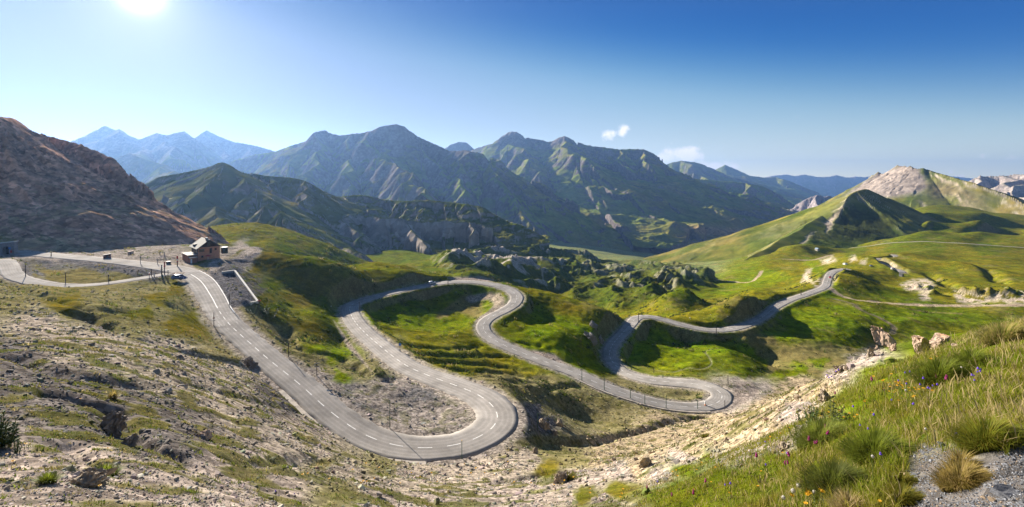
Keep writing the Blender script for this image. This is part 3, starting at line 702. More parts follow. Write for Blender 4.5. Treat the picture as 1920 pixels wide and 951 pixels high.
def ribbon(name, path, mat, thick=.2, ragged=.3):
    nrm = path_frames(path); n = len(path); S = 9
    hw = path[:, 3] / 2
    edge = ragged * pn(np.arange(n) * .37, np.zeros(n), 90); edge2 = ragged * pn(np.arange(n) * .37, np.ones(n) * 9.5, 91)
    us = np.linspace(-1, 1, S); V = []; U = []
    s = np.concatenate([[0], np.cumsum(np.linalg.norm(np.diff(path[:, :2], axis=0), axis=1))])
    for k, u in enumerate(us):
        o = u * hw + (edge if k == 0 else 0) + (edge2 if k == S - 1 else 0)
        V.append(np.stack([path[:, 0] + nrm[:, 0] * o, path[:, 1] + nrm[:, 1] * o, path[:, 2] + .03 * (1 - u * u)], 1)); U.append(np.stack([np.full(n, u), s], 1))
    lo = [V[0] - [0, 0, thick], V[-1] - [0, 0, thick]]
    V = [lo[0]] + V + [lo[1]]; U = [U[0]] + U + [U[-1]]
    co = np.stack(V, 1); uv = np.stack(U, 1); q = grid_quads(n, S + 2)[:, ::-1]
    o = np_mesh(name, co.reshape(-1, 3), q, mat)
    l = o.data.uv_layers.new(name='UVMap'); l.data.foreach_set('uv', uv.reshape(-1, 2)[q.ravel()].astype(np.float32).ravel())
    return o
tag(ribbon('road', road_main, mat_road), 'winding grey asphalt pass road with white centre dashes and hairpins', kind='structure')
tag(ribbon('road', road_lower, mat_road), 'narrow grey side road looping below the tunnel', kind='structure')
tag(ribbon('road', road_lot2, mat_road), 'short zigzag piece of road on the far pasture', kind='structure')
tag(ribbon('road', road_high, mat_road, .6), 'thin grey road across the foot of the right hand hill', kind='structure')
mat_paint = simple('road_paint', (.80,.79,.76), .8, var=.25, scale=3, spec=.05)
mat_faint = simple('faded_paint', (.36,.345,.325), .8, var=.3, scale=2)
def cum(path): return np.concatenate([[0], np.cumsum(np.linalg.norm(np.diff(path[:, :2], axis=0), axis=1))])
SM = cum(road_main); NM = path_frames(road_main)
def on_road(s, off, lift=.034):
    k = np.array([np.interp(s, SM, road_main[:, j]) for j in range(4)]); n = np.array([np.interp(s, SM, NM[:, j]) for j in range(2)])
    return np.array([k[0] + n[0] * off, k[1] + n[1] * off, k[2] + lift])
def road_s(px, py):
    pxs = HX + road_main[:, 0] / road_main[:, 1] * F; pys = HY - road_main[:, 2] / road_main[:, 1] * F
    return SM[np.argmin((pxs - px) ** 2 + (2 * (pys - py)) ** 2)]
def stroke(V, Fc, pts, w):
    b0 = len(V)
    for (s, o) in pts: V.append(on_road(s, o))
    return b0
def line_on_road(V, Fc, s0, s1, off, w, step=.7):
    n = max(2, int((s1 - s0) / step) + 1); b = len(V)
    for s in np.linspace(s0, s1, n):
        hw = np.interp(s, SM, road_main[:, 3]) / 2
        o = off(s, hw) if callable(off) else off
        lift = .034 + .0 if abs(o) < hw * .5 else .02
        V.append(on_road(s, o - w / 2, .036)); V.append(on_road(s, o + w / 2, .036))
    for i in range(n - 1): Fc.append((b + 2 * i, b + 2 * i + 2, b + 2 * i + 3, b + 2 * i + 1))
V, Fc = [], []
sA, sB, sC = road_s(350, 511), road_s(410, 582), road_s(1190, 744)
line_on_road(V, Fc, sA + 4, sB - 2, 0.0, .2)
s = sB + 1
while s < SM[-1] - 20:
    line_on_road(V, Fc, s, s + 2.2, 0.0, .12); s += 4.5
tag(mesh_obj('road_marking', V, Fc, mat_paint), 'white dashed centre line painted on the winding road', kind='structure')
V, Fc = [], []
s0, s1 = road_s(368, 515), road_s(418, 590)
for side in (-1,):
    line_on_road(V, Fc, s0 - 6, s1, lambda s, h: side * (h - .25), .2)
tag(mesh_obj('edge_line', V, Fc, mat_paint), 'white edge line beside the parking lot', kind='structure')

# faded letters chalked on the carriageway for a cycle race: strokes (along, across) in metres
GLYPH = {'N': [((0, 0), (1.6, 0)), ((1.6, 0), (0, 1.0)), ((0, 1.0), (1.6, 1.0))], 'I': [((0, .5), (1.6, .5))], 'O': [((0, .1), (1.6, .1)), ((1.6, .1), (1.6, .9)), ((1.6, .9), (0, .9)), ((0, .9), (0, .1))],
         'T': [((0, .5), (1.6, .5)), ((0, 0), (0, 1.0))], 'E': [((0, 0), (1.6, 0)), ((0, 0), (0, 1)), ((.8, 0), (.8, .8)), ((1.6, 0), (1.6, 1))]}
V, Fc = [], []
sg0 = road_s(413, 587)
for ch, ds, oc in (('N', 0, .9), ('E', 2.6, 1.0), ('I', 5.2, 1.1), ('N', 7.6, 1.0), ('O', .4, -2.1), ('T', 3.0, -2.0), ('O', 5.4, -2.2), ('T', 8.2, -2.1), ('E', 11, 1.0), ('I', 13, -1.9)):
    for (a1, c1_), (a2, c2_) in GLYPH[ch]:
        p1 = on_road(sg0 + ds + a1, oc + c1_, .035); p2 = on_road(sg0 + ds + a2, oc + c2_, .035); dv = p2 - p1; nv = np.array([-dv[1], dv[0], 0]); nv = nv / (np.linalg.norm(nv) + 1e-9) * .06
        b = len(V); V += [p1 - nv, p2 - nv, p2 + nv, p1 + nv]; Fc.append((b, b + 1, b + 2, b + 3))
tag(mesh_obj('road_lettering', V, Fc, mat_faint), 'faded white letters chalked on the road below the junction', kind='structure')
# ------------------------------------------------------------------ mountains
mat_mount = terrain_mat('mountain_cover', .09, .05, 1.6, .5)
mat_mount_near = terrain_mat('scree_mountain_cover', .5, .3, .9)
GRASS_M, GRASS_D = np.array((.125,.165,.022)), np.array((.155,.145,.038))
def mountain(name, label, ridges, pxr, Yr, base, nc=360, nr=240, gul=(60, 14), rock=(.105,.095,.093), grass=1.0, rock_at=None, noise=(180, 10), mat=None, slope_rock=1.12, D=900, seed=0, concave=.6, scar_shade=None, spur=1.0, big=1.6, jag=True, teeth=0.0, foot=None, back=None, grass_c=GRASS_M):
    """a relief grown from crest lines: every crest sheds its two flanks, gullies run down them"""
    pxs = np.linspace(pxr[0], pxr[1], nc); Ys = np.exp(np.linspace(math.log(Yr[0]), math.log(Yr[1]), nr))
    X = (pxs[None] - HX) / F * Ys[:, None]; Y = Ys[:, None] * np.ones((1, nc))
    wob = noise[0]
    Xw = X + .05 * wob * fbm(X / wob, Y / wob, 3, 100 + seed); Yw = Y + .05 * wob * fbm(X / wob, Y / wob, 3, 105 + seed)
    Z = np.full(X.shape, -1e9); TT = np.zeros(X.shape); DD = np.full(X.shape, 1e9); RI = np.zeros(X.shape)
    for ri, rd in enumerate(ridges):
        pts, sl, sr = rd[0], rd[1], rd[2]
        if ri and spur != 1: pts = [(p[0], p[1], pts[0][2] + (p[2] - pts[0][2]) * spur) for p in pts]
        if len(rd) > 3:                      # keep a smooth shoulder's crest straight in plan
            xa, ya = P3(*pts[0])[:2]; xb, yb = P3(*pts[-1])[:2]; np_ = []
            for p in pts:
                u_ = (p[0] - HX) / F; den = (xb - xa) - u_ * (yb - ya); tt0 = (u_ * ya - xa) / den
                np_.append((p[0], p[1], ya + (yb - ya) * tt0))
            pts = np_
        P = np.array([P3(*p) for p in pts]); t0 = 0
        if ri and jag and len(rd) < 4:                       # side ridges wander
            sub = [P[0]]; rj = np.random.default_rng(900 + seed * 31 + ri)
            for a, b in zip(P, P[1:]):
                ln_ = np.hypot(*(b - a)[:2]); nv_ = np.array([-(b - a)[1], (b - a)[0]]) / (ln_ + 1e-6)
                for k in range(1, 5):
                    q_ = a + (b - a) * k / 4
                    if k < 4: q_ = q_ + np.array([*(nv_ * rj.normal(0, .09 * ln_)), rj.normal(0, .035 * ln_)])
                    sub.append(q_)
            P = np.array(sub)
        for i in range(len(P) - 1):
            a, b = P[i], P[i + 1]; dx, dy = b[0] - a[0], b[1] - a[1]; ln = math.hypot(dx, dy) + 1e-6
            t = np.clip(((Xw - a[0]) * dx + (Yw - a[1]) * dy) / ln ** 2, 0, 1)
            ex, ey = Xw - a[0] - t * dx, Yw - a[1] - t * dy
            d = np.hypot(ex, ey)
            side = (dx * ey - dy * ex) > 0
            s = np.where(side, sl, sr)
            f = s * (concave * D * (1 - np.exp(-d / D)) + (1 - concave) * d)
            if len(rd) > 3:                 # a rounded, steepening shoulder; the crest itself ends steeply
                al = np.abs(ex * dx + ey * dy) / ln; pe = np.abs(dx * ey - dy * ex) / ln
                f = s * pe * (1 + (pe / rd[3]) ** 2) + .95 * al
            z = a[2] + (b[2] - a[2]) * t - f
            up = z > Z
            cap = ((t <= 0) & (i == 0)) | ((t >= 1) & (i == len(P) - 2))
            tt_ = t0 + t * ln + np.where(cap, np.arctan2(side_v := (dx * ey - dy * ex) / ln, np.abs(dx * ex + dy * ey) / ln) * gul[0] * 4.5, 0)
            Z[up] = z[up]; TT[up] = tt_[up]; DD[up] = d[up]; RI[up] = ri
            t0 += ln
    lam, amp = gul
    n_w = fbm(X / (lam * 2.5), Y / (lam * 2.5), 2, 108 + seed)
    if foot is not None: amp = amp * np.clip((Z - foot) / 34, .08, 1)
    g = ridged((TT + .35 * lam * n_w) / lam + RI * 7.3, DD / (lam * 5) + RI * 3.1, 4, 110 + seed)
    Z = Z - amp * (1 - g) * 1.7 * sstep(0, lam * 1.1, DD)
    g2_ = ridged((TT + .5 * lam * n_w) / (lam * 3.6) + RI * 5.1, DD / (lam * 16) + RI * 2.7, 3, 115 + seed)
    Z = Z - amp * big * (1 - g2_) * sstep(0, lam * 4.5, DD)
    sp_ = np.maximum(Y * (pxs[1] - pxs[0]) / F, 1e-3)
    lam2, amp2 = noise
    for k in range(5):
        l = lam2 / 2 ** k
        Z = Z + amp2 / 1.75 ** k * (.12 - .9 * np.abs(pn(X / l, Y / l, 120 + seed + k))) * sstep(0, lam2 * .35, DD) * sstep(1.2, 2.5, l / sp_)
    Z += .12 * gul[1] * pn(TT / (lam * .3), RI * 5, 130 + seed) * np.exp(-DD / lam)           # broken crest
    if teeth: Z += teeth * (ridged(TT / 60, RI * 5, 3, 133 + seed) - .6) * np.exp(-(DD / 30) ** 2) * (RI == 0)
    if back is not None:                    # the far side drops away behind the skyline crest
        bp_ = np.array(back, float); by = np.interp(pxs, bp_[:, 0], bp_[:, 1]); bY = np.interp(pxs, bp_[:, 0], bp_[:, 2])
        zb = ((HY - by) / F * bY)[None] - .8 * np.maximum(Y - bY[None], 0) + np.maximum(bY[None] - Y, 0) * 2
        Z = np.minimum(Z, zb + .5 * amp * (g - .5))
    Z = np.maximum(Z, max(base - 30, -756))
    zx = np.gradient(Z, axis=1) / np.gradient(X, axis=1)
    zy = (np.gradient(Z, axis=0) - zx * np.gradient(X, axis=0)) / np.gradient(Y, axis=0)
    slp = np.hypot(zx, zy)
    n1 = fbm(X / (lam2 * 1.3), Y / (lam2 * 1.3), 4, 140 + seed); n2 = fbm(X / (lam2 * .25), Y / (lam2 * .25), 3, 145 + seed)
    r = sstep(-.16, .16, slp - slope_rock + .12 * n1 + .12 * n2)
    if rock_at is not None:
        r = np.maximum(r, sstep(-1, 1, (Z - rock_at[0] + rock_at[1] * n1 + .4 * rock_at[1] * n2) / rock_at[1]))
    strk = ridged(TT / (gul[0] * .5) + RI * 3.7, DD / (gul[0] * 9) + RI, 3, 150 + seed) - .55      # scree runnels down the flanks
    r = np.clip(r + .55 * strk * sstep(.25, .6, slp) * grass, 0, 1)
    r = 1 - (1 - r) * grass
    rk = np.array(rock)[None, None] * (1 + .22 * n2 + .15 * n1 + .5 * strk)[..., None]
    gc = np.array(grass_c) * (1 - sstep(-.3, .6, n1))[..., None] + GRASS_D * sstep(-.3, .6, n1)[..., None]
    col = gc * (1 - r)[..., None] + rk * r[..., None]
    if scar_shade is not None:
        for poly, cc, soft in scar_shade:
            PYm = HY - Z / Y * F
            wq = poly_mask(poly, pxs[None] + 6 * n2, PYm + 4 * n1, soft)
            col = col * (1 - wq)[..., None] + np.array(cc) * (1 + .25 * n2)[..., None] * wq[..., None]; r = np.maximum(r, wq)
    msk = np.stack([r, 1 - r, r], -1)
    o = np_mesh(name, np.stack([X, Y, Z], -1).reshape(-1, 3), grid_quads(nr, nc), mat or mat_mount, {'col': np.clip(col, .01, .9).reshape(-1, 3), 'mask': msk.reshape(-1, 3)})
    tag(o, label, kind='structure')
    return o, X, Y, Z

def dd(pts, Y=None):
    return [(p[0], p[1], p[2] if len(p) > 2 else Y) for p in pts]
BROWN = (.36,.222,.155)
mountain('hill', 'steep reddish brown scree mountain above the tunnel and lodge',
  [(dd([(-30,215,238),(0,219,250),(14,220,274),(27,221,300)]), .7, .60),
   (dd([(27,221,300),(58,232,298),(87,244,296),(118,254,293),(148,262,290),(182,278,286),(212,291,282),(236,315,278),(269,342,270),(296,368,267),(337,395,264),(370,412,261),(404,432,258),(434,458,255),(460,482,252)]), .85, .66)],
  (-420, 480), (165, 420), -80, 640, 360, gul=(12, 4.6), rock=BROWN, grass=.25, noise=(26, .9), mat=mat_mount_near, slope_rock=.5, D=400, seed=3, concave=.3, big=2.4, foot=-36, back=[(-420,160,172),(-334,159,172),(-206,182,200),(-71,207,232),(0,219,252),(27,221,290),(58,232,290),(87,244,288),(118,254,286),(148,262,284),(182,278,281),(212,291,278),(236,315,274),(269,342,270),(296,368,267),(337,395,264),(370,412,261),(404,432,258),(434,458,255),(460,490,250),(480,520,248)])
mountain('hill', 'dry grass spur in front of the brown scree mountain beside the tunnel',
  [(dd([(-300,330,186),(-120,370,187),(0,400,194),(30,408,194),(70,432,192),(110,452,189),(150,470,184),(170,478,181)]), .6, .42)], (-320, 180), (176, 240), -60, 300, 120,
  gul=(8, .7), rock=(.26,.20,.12), grass=.55, noise=(14, .8), mat=mat_mount_near, slope_rock=.42, D=300, seed=5, grass_c=(.14,.125,.03))
mountain('mountain', 'hazy blue peaks at the left behind the scree mountain',
  [(dd([(60,300,3300),(120,272,3500),(148,261,3600),(175,247,3600),(199,236,3600),(229,249,3600),(259,261,3550),(278,254,3550),(293,249,3500),(316,253,3500),(332,248,3450),(347,246,3450),(356,256,3450),(372,285,3300),(392,330,3000)]), .75, .8),
   (dd([(199,236,3600),(225,262,3300),(262,290,2950),(300,315,2600),(330,330,2300)]), .6, .6), (dd([(293,249,3500),(310,275,3200),(345,300,2900)]), .6, .7), (dd([(150,262,3500),(170,300,3000),(200,330,2500)]), .6, .6)],
  (0, 480), (1700, 4600), -150, 420, 260, gul=(110, 38), rock=(.19,.175,.16), noise=(300, 22), rock_at=(150, 90), seed=11, spur=1.3)
mountain('mountain', 'sharp blue rock peak with a toothed summit behind the left hill',
  [(dd([(330,280,4300),(360,259,4300),(377,257,4300),(387,244,4250),(396,249,4250),(411,256,4200),(441,266,4100),(478,273,4000),(515,283,3900),(560,300,3800)]), .8, .8),
   (dd([(387,244,4250),(420,290,3800),(450,320,3400)]), .7, .7), (dd([(441,266,4100),(480,310,3500)]), .7, .7)],
  (300, 640), (2600, 5000), -200, 300, 200, gul=(110, 40), noise=(280, 22), rock_at=(80, 90), seed=14, spur=1.4)
mountain('mountain', 'large dark massif with two summits in the middle of the skyline',
  [(dd([(440,300,3000),(478,290,2950),(515,284,2900),(528,278,2850),(559,269,2780),(586,262,2720),(600,248,2680),(608,244,2670),(618,249,2660),(638,254,2650),(660,251,2640),(678,249,2630),(690,247,2620),(699,244,2610),(712,238,2600),(722,235,2600),(742,233,2600),(756,237,2600),(767,245,2600),(779,254,2620),(803,264,2640),(832,278,2680),(870,300,2720)]), .95, .82),
   (dd([(608,244,2670),(592,285,2450),(575,325,2250),(560,352,2100)]), .75, .8), (dd([(559,269,2780),(540,310,2500),(510,345,2200)]), .7, .8),
   (dd([(690,247,2620),(705,280,2430),(722,300,2300),(752,314,2180),(768,335,2070),(800,362,1950),(822,378,1850)]), .7, .9), (dd([(660,251,2640),(650,300,2380),(660,345,2150)]), .75, .8),
   (dd([(779,254,2620),(812,300,2450),(850,335,2280)]), .7, .9), (dd([(722,300,2300),(700,340,2100),(690,365,1980)]), .7, .8)],
  (400, 960), (1500, 3600), -240, 520, 320, gul=(85, 42), noise=(230, 17), rock_at=(215, 60), seed=17, spur=1.6)
mountain('mountain', 'far blue summit peeping over the saddle beside the massif',
  [(dd([(800,290,4700),(832,279,4700),(845,270,4700),(860,266,4700),(874,267,4700),(897,284,4700),(930,300,4700)]), .7, .8)], (790, 960), (3700, 5300), -100, 200, 120, gul=(110, 30), noise=(260, 30), rock_at=(50, 80), seed=19)
mountain('mountain', 'dark green ridge with a jagged crest descending into the valley',
  [(dd([(810,268,2560),(840,283,2480),(855,283,2450),(870,281,2420),(887,285,2400),(904,287,2390),(911,297,2380),(917,299,2370),(924,296,2360),(931,298,2350),(942,306,2345),(954,314,2340),(970,326,2335),(988,335,2330),(1005,340,2325),(1022,345,2320),(1045,362,2315),(1062,371,2310),(1079,382,2305),(1106,409,2300),(1140,432,2300),(1180,457,2300),(1219,479,2300),(1260,500,2300)]), .85, .70),
   (dd([(931,298,2350),(928,322,2150),(940,348,1980),(965,385,1820),(985,410,1720),(1000,432,1640)]), .66, .78), (dd([(870,281,2420),(868,310,2200),(862,335,2020),(870,362,1850)]), .62, .75), (dd([(1022,345,2320),(1045,385,2120),(1075,420,1980),(1105,445,1880)]), .7, .85)],
  (780, 1290), (1350, 3000), -420, 520, 320, gul=(80, 40), noise=(200, 15), rock_at=(110, 40), seed=23, spur=1.0)
mountain('mountain', 'long green and grey range right of the middle with steep spurs',
  [(dd([(870,290,4300),(892,278,4250),(910,272,4200),(924,269,4150),(941,256,4100),(954,247,4050),(968,247,4000),(976,251,4000),(985,257,4000),(1000,260,3980),(1015,262,3950),(1030,266,3920),(1039,264,3900),(1050,257,3860),(1059,255,3840),(1070,260,3830),(1082,266,3820),(1101,272,3800),(1124,275,3780),(1140,277,3770),(1161,280,3750),(1185,279,3740),(1205,280,3720),(1222,287,3700),(1237,296,3690),(1252,304,3680),(1279,317,3660),(1303,333,3640),(1325,345,3620),(1353,361,3600),(1400,388,3560),(1460,420,3520),(1520,455,3500)]), .9, .62),
   (dd([(1059,255,3840),(1063,278,3500),(1072,290,3300),(1101,297,3150),(1124,317,3050),(1151,334,2980),(1188,361,2900),(1235,385,2850),(1279,406,2800),(1320,435,2770),(1353,453,2740),(1387,480,2700),(1410,496,2680)]), .5, .68),
   (dd([(1205,280,3720),(1214,305,3480),(1240,325,3380),(1285,345,3320),(1330,362,3280),(1380,385,3220),(1430,412,3160)]), .55, .72), (dd([(954,247,4050),(968,275,3700),(985,300,3400),(1010,325,3100)]), .6, .7),
   (dd([(1101,297,3150),(1110,340,2800),(1140,390,2500),(1170,420,2350)]), .6, .7), (dd([(1188,361,2900),(1195,400,2650),(1220,440,2420)]), .6, .75), (dd([(1279,406,2800),(1290,440,2560),(1320,470,2380)]), .6, .8), (dd([(1161,280,3750),(1165,310,3400),(1185,335,3150)]), .6, .65)],
  (850, 1560), (1900, 4900), -520, 640, 420, gul=(95, 42), noise=(240, 16), rock_at=(300, 70), seed=29, spur=1.25, scar_shade=[([(1270,425),(1330,420),(1390,425),(1420,440),(1380,450),(1330,445),(1290,440)], (.26,.18,.10), 8)])
mountain('mountain', 'rounded green ridge ending in a shadowed cliff before the far valley',
  [(dd([(1280,330,4700),(1313,336,4600),(1353,339,4550),(1380,341,4500),(1397,343,4480),(1431,349,4450),(1461,365,4420),(1488,382,4400),(1511,403,4380),(1530,425,4370)]), .8, .72), (dd([(1397,343,4480),(1405,375,4100),(1440,400,3900)]), .6, .7), (dd([(1461,365,4420),(1470,395,4150)]), .6, .8)],
  (1250, 1560), (3500, 5200), -600, 320, 200, gul=(90, 30), noise=(200, 24), seed=31)
mountain('mountain', 'grey rock cliffs at the mouth of the far valley',
  [(dd([(1470,400,3700),(1495,382,3600),(1508,375,3560),(1520,369,3550),(1532,365,3540),(1545,369,3530),(1555,367,3520),(1566,372,3510),(1580,380,3500),(1620,400,3450)]), .8, 1.0), (dd([(1532,365,3540),(1525,390,3300),(1518,410,3150)]), .9, 1.0), (dd([(1555,367,3520),(1556,395,3300)]), .9, 1.0)],
  (1450, 1660), (2800, 4100), -500, 260, 160, gul=(42, 26), noise=(110, 20), rock=(.22,.20,.20), grass=.12, slope_rock=.3, seed=37)
mountain('mountain', 'pale blue hills beyond the green range',
  [(dd([(1180,330,6600),(1240,312,6600),(1262,304,6600),(1279,301,6600),(1303,304,6600),(1320,309,6600),(1336,316,6600),(1370,331,6600),(1404,340,6600),(1450,350,6600),(1500,365,6600)]), .55, .5), (dd([(1279,301,6600),(1300,325,6000),(1340,345,5500)]), .5, .5)],
  (1160, 1620), (5200, 7400), -700, 240, 140, gul=(180, 45), noise=(420, 45), rock_at=(250, 150), seed=41)
mountain('mountain', 'blue hills farther off down the valley',
  [(dd([(1290,335,8600),(1330,322,8600),(1343,317,8600),(1357,309,8600),(1366,313,8600),(1377,317,8600),(1404,329,8600),(1431,333,8600),(1458,332,8600),(1488,342,8600),(1522,356,8600),(1550,369,8600),(1600,390,8600)]), .55, .5), (dd([(1458,332,8600),(1480,355,7900)]), .5, .5)],
  (1270, 1680), (7300, 9600), -800, 240, 120, gul=(240, 55), noise=(520, 55), seed=43)
mountain('mountain', 'palest jagged range on the far horizon',
  [(dd([(1380,345,13000),(1420,335,13000),(1440,331,13000),(1458,328,13000),(1474,327,13000),(1490,330,13000),(1508,327,13000),(1524,330,13000),(1538,332,13000),(1555,331,13000),(1569,328,13000),(1580,331,13000),(1592,333,13000),(1606,331,13000),(1622,332,13000),(1640,328,13000),(1660,332,13000),(1720,334,13000),(1780,330,13000),(1820,334,13000),(1860,340,13000)]), .6, .55)],
  (1360, 1900), (10500, 14500), -1200, 320, 120, gul=(330, 130), noise=(700, 120), rock=(.3,.28,.27), rock_at=(-200, 200), seed=47)
# left and middle distance
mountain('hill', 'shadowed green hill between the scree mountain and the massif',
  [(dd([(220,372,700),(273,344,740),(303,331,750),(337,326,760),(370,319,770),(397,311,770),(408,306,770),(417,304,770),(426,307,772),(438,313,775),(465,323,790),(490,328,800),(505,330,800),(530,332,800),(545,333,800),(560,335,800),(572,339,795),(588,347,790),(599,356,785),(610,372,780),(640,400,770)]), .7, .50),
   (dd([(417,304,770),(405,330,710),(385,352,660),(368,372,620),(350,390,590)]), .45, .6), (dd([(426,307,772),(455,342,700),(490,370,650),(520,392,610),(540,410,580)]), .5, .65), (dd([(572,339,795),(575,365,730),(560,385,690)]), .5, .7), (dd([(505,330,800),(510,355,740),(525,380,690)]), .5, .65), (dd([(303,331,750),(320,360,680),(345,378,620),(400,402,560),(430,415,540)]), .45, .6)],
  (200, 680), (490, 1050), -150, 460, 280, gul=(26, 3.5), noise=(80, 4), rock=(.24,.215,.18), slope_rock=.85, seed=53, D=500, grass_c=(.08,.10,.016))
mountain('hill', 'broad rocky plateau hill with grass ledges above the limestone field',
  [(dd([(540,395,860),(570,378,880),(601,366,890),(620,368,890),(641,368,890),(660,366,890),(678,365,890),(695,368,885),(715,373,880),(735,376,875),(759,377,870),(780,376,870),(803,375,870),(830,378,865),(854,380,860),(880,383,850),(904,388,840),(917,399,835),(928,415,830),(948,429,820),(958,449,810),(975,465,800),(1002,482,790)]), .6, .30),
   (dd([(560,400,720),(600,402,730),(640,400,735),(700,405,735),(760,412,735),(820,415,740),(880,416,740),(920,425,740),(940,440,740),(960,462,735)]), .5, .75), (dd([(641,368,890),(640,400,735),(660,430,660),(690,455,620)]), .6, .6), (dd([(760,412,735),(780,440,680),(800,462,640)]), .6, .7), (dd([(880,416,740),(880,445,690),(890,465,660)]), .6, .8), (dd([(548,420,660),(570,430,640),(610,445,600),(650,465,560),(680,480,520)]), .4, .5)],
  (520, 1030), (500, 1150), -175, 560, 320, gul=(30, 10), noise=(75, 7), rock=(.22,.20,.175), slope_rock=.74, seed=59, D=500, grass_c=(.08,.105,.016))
# right-hand hill and its rocky summit
SUMMIT = [(1540,405),(1583,366),(1606,350),(1641,322),(1671,316),(1690,308),(1720,312),(1733,330),(1742,345),(1728,358),(1700,366),(1672,372),(1650,372),(1625,362),(1600,372)]
mountain('mountain', 'pale rocky summit with a smooth grassy dome on the right',
  [(dd([(1500,420,2150),(1547,399,2150),(1565,384,2130),(1583,368,2110),(1594,361,2090),(1606,354,2060),(1612,347,2040),(1618,342,2010),(1630,333,1980),(1641,327,1940),(1647,323,1920),(1653,328,1900),(1659,326,1880),(1665,329,1860),(1671,321,1840),(1678,316,1810),(1683,312,1790),(1695,313,1750),(1709,314,1710),(1718,317,1690)]), .85, .70),
   (dd([(1709,314,1710),(1718,317,1690),(1727,315,1680),(1740,318,1665)]), .8, .6),
   (dd([(1738,318,1667),(1753,323,1650),(1768,328,1635),(1783,334,1620),(1812,348,1590),(1842,365,1550),(1871,386,1510),(1895,401,1480),(1920,418,1450),(1960,442,1400),(2020,470,1600)]), .8, .21, 560),
   ],
  (1330, 2100), (1020, 2600), -900, 560, 360, gul=(30, 5), big=.8, teeth=16, noise=(110, 3.5), rock=(.31,.27,.23), slope_rock=1.25, seed=61, D=700, concave=.25, scar_shade=[(SUMMIT, (.26,.228,.20), 5), ([(1735,345),(1780,340),(1830,365),(1860,395),(1800,370),(1750,368)], (.15,.13,.065), 9), ([(1790,385),(1810,376),(1850,400),(1845,415),(1815,405)], (.19,.16,.10), 7), ([(1722,375),(1760,395),(1800,420),(1845,445),(1838,450),(1790,425),(1750,405)], (.30,.26,.20), 4)], grass_c=(.082,.098,.018))
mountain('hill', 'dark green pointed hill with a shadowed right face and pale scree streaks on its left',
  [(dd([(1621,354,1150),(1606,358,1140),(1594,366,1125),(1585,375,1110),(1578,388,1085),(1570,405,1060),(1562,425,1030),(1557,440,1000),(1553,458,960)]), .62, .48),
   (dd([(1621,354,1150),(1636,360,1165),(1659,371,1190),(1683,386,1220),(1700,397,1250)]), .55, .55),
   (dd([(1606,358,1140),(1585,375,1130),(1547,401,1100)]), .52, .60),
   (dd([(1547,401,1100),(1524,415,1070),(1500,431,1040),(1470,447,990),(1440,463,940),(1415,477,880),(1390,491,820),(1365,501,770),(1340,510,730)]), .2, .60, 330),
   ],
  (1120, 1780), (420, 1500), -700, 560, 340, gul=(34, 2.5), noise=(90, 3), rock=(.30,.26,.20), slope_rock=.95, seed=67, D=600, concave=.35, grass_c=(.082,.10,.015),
  scar_shade=[([(1500,500),(1525,478),(1548,462),(1550,466),(1528,484),(1505,506)], (.42,.36,.27), 2), ([(1400,520),(1450,490),(1470,480),(1440,502),(1410,520)], (.4,.34,.25), 3), ([(1480,470),(1520,440),(1530,435),(1500,462)], (.4,.34,.26), 3), ([(1440,508),(1462,492),(1470,490),(1450,506)], (.42,.36,.28), 2), ([(1545,420),(1575,390),(1590,370),(1580,395),(1560,425),(1552,440)], (.38,.32,.24), 3), ([(1570,405),(1600,385),(1650,395),(1690,410),(1660,440),(1600,450),(1565,445)], (.05,.06,.014), 9)])  # pale scree streaks; the last, dark patch paints shade on the right face
mountain('mountain', 'pale bare rock mountain at the right edge',
  [(dd([(1780,362,3500),(1809,344,3500),(1820,337,3480),(1827,333,3470),(1836,329,3460),(1848,331,3450),(1856,329,3440),(1866,330,3420),(1877,329,3400),(1890,329,3380),(1901,326,3360),(1920,327,3300),(1960,322,3200),(2050,330,3100)]), .8, .62), (dd([(1827,333,3470),(1845,360,3150),(1862,385,2900)]), .7, .6), (dd([(1877,329,3400),(1890,360,3050),(1900,390,2750)]), .7, .6), (dd([(1920,327,3300),(1935,370,2800),(1945,420,2400)]), .7, .55)],
  (1770, 2120), (2000, 4000), -420, 280, 220, gul=(60, 30), noise=(170, 26), rock=(.27,.24,.215), grass=.4, slope_rock=.5, seed=71)
# low ground under everything, out to the horizon
sz = 26000
m_base, t_, b_ = new_mat('far_lowland'); b_.inputs['Base Color'].default_value = (.07,.09,.03,1); b_.inputs['Roughness'].default_value = 1
nn = N(t_, 'ShaderNodeTexNoise'); nn.inputs['Scale'].default_value = 60; tcn = N(t_, 'ShaderNodeTexCoord'); L(t_, tcn.outputs['Generated'], nn.inputs['Vector'])
rr_ = N(t_, 'ShaderNodeValToRGB'); rr_.color_ramp.elements[0].color = (.05,.065,.02,1); rr_.color_ramp.elements[1].color = (.11,.115,.045,1); L(t_, nn.outputs[0], rr_.inputs[0]); L(t_, rr_.outputs[0], b_.inputs['Base Color'])
lowland = mesh_obj('terrain', [(-sz, -400, -760), (sz, -400, -760), (sz, sz, -760), (-sz, sz, -760)], [(0, 1, 2, 3)], m_base)
tag(lowland, 'low valley land out to the horizon', kind='structure')
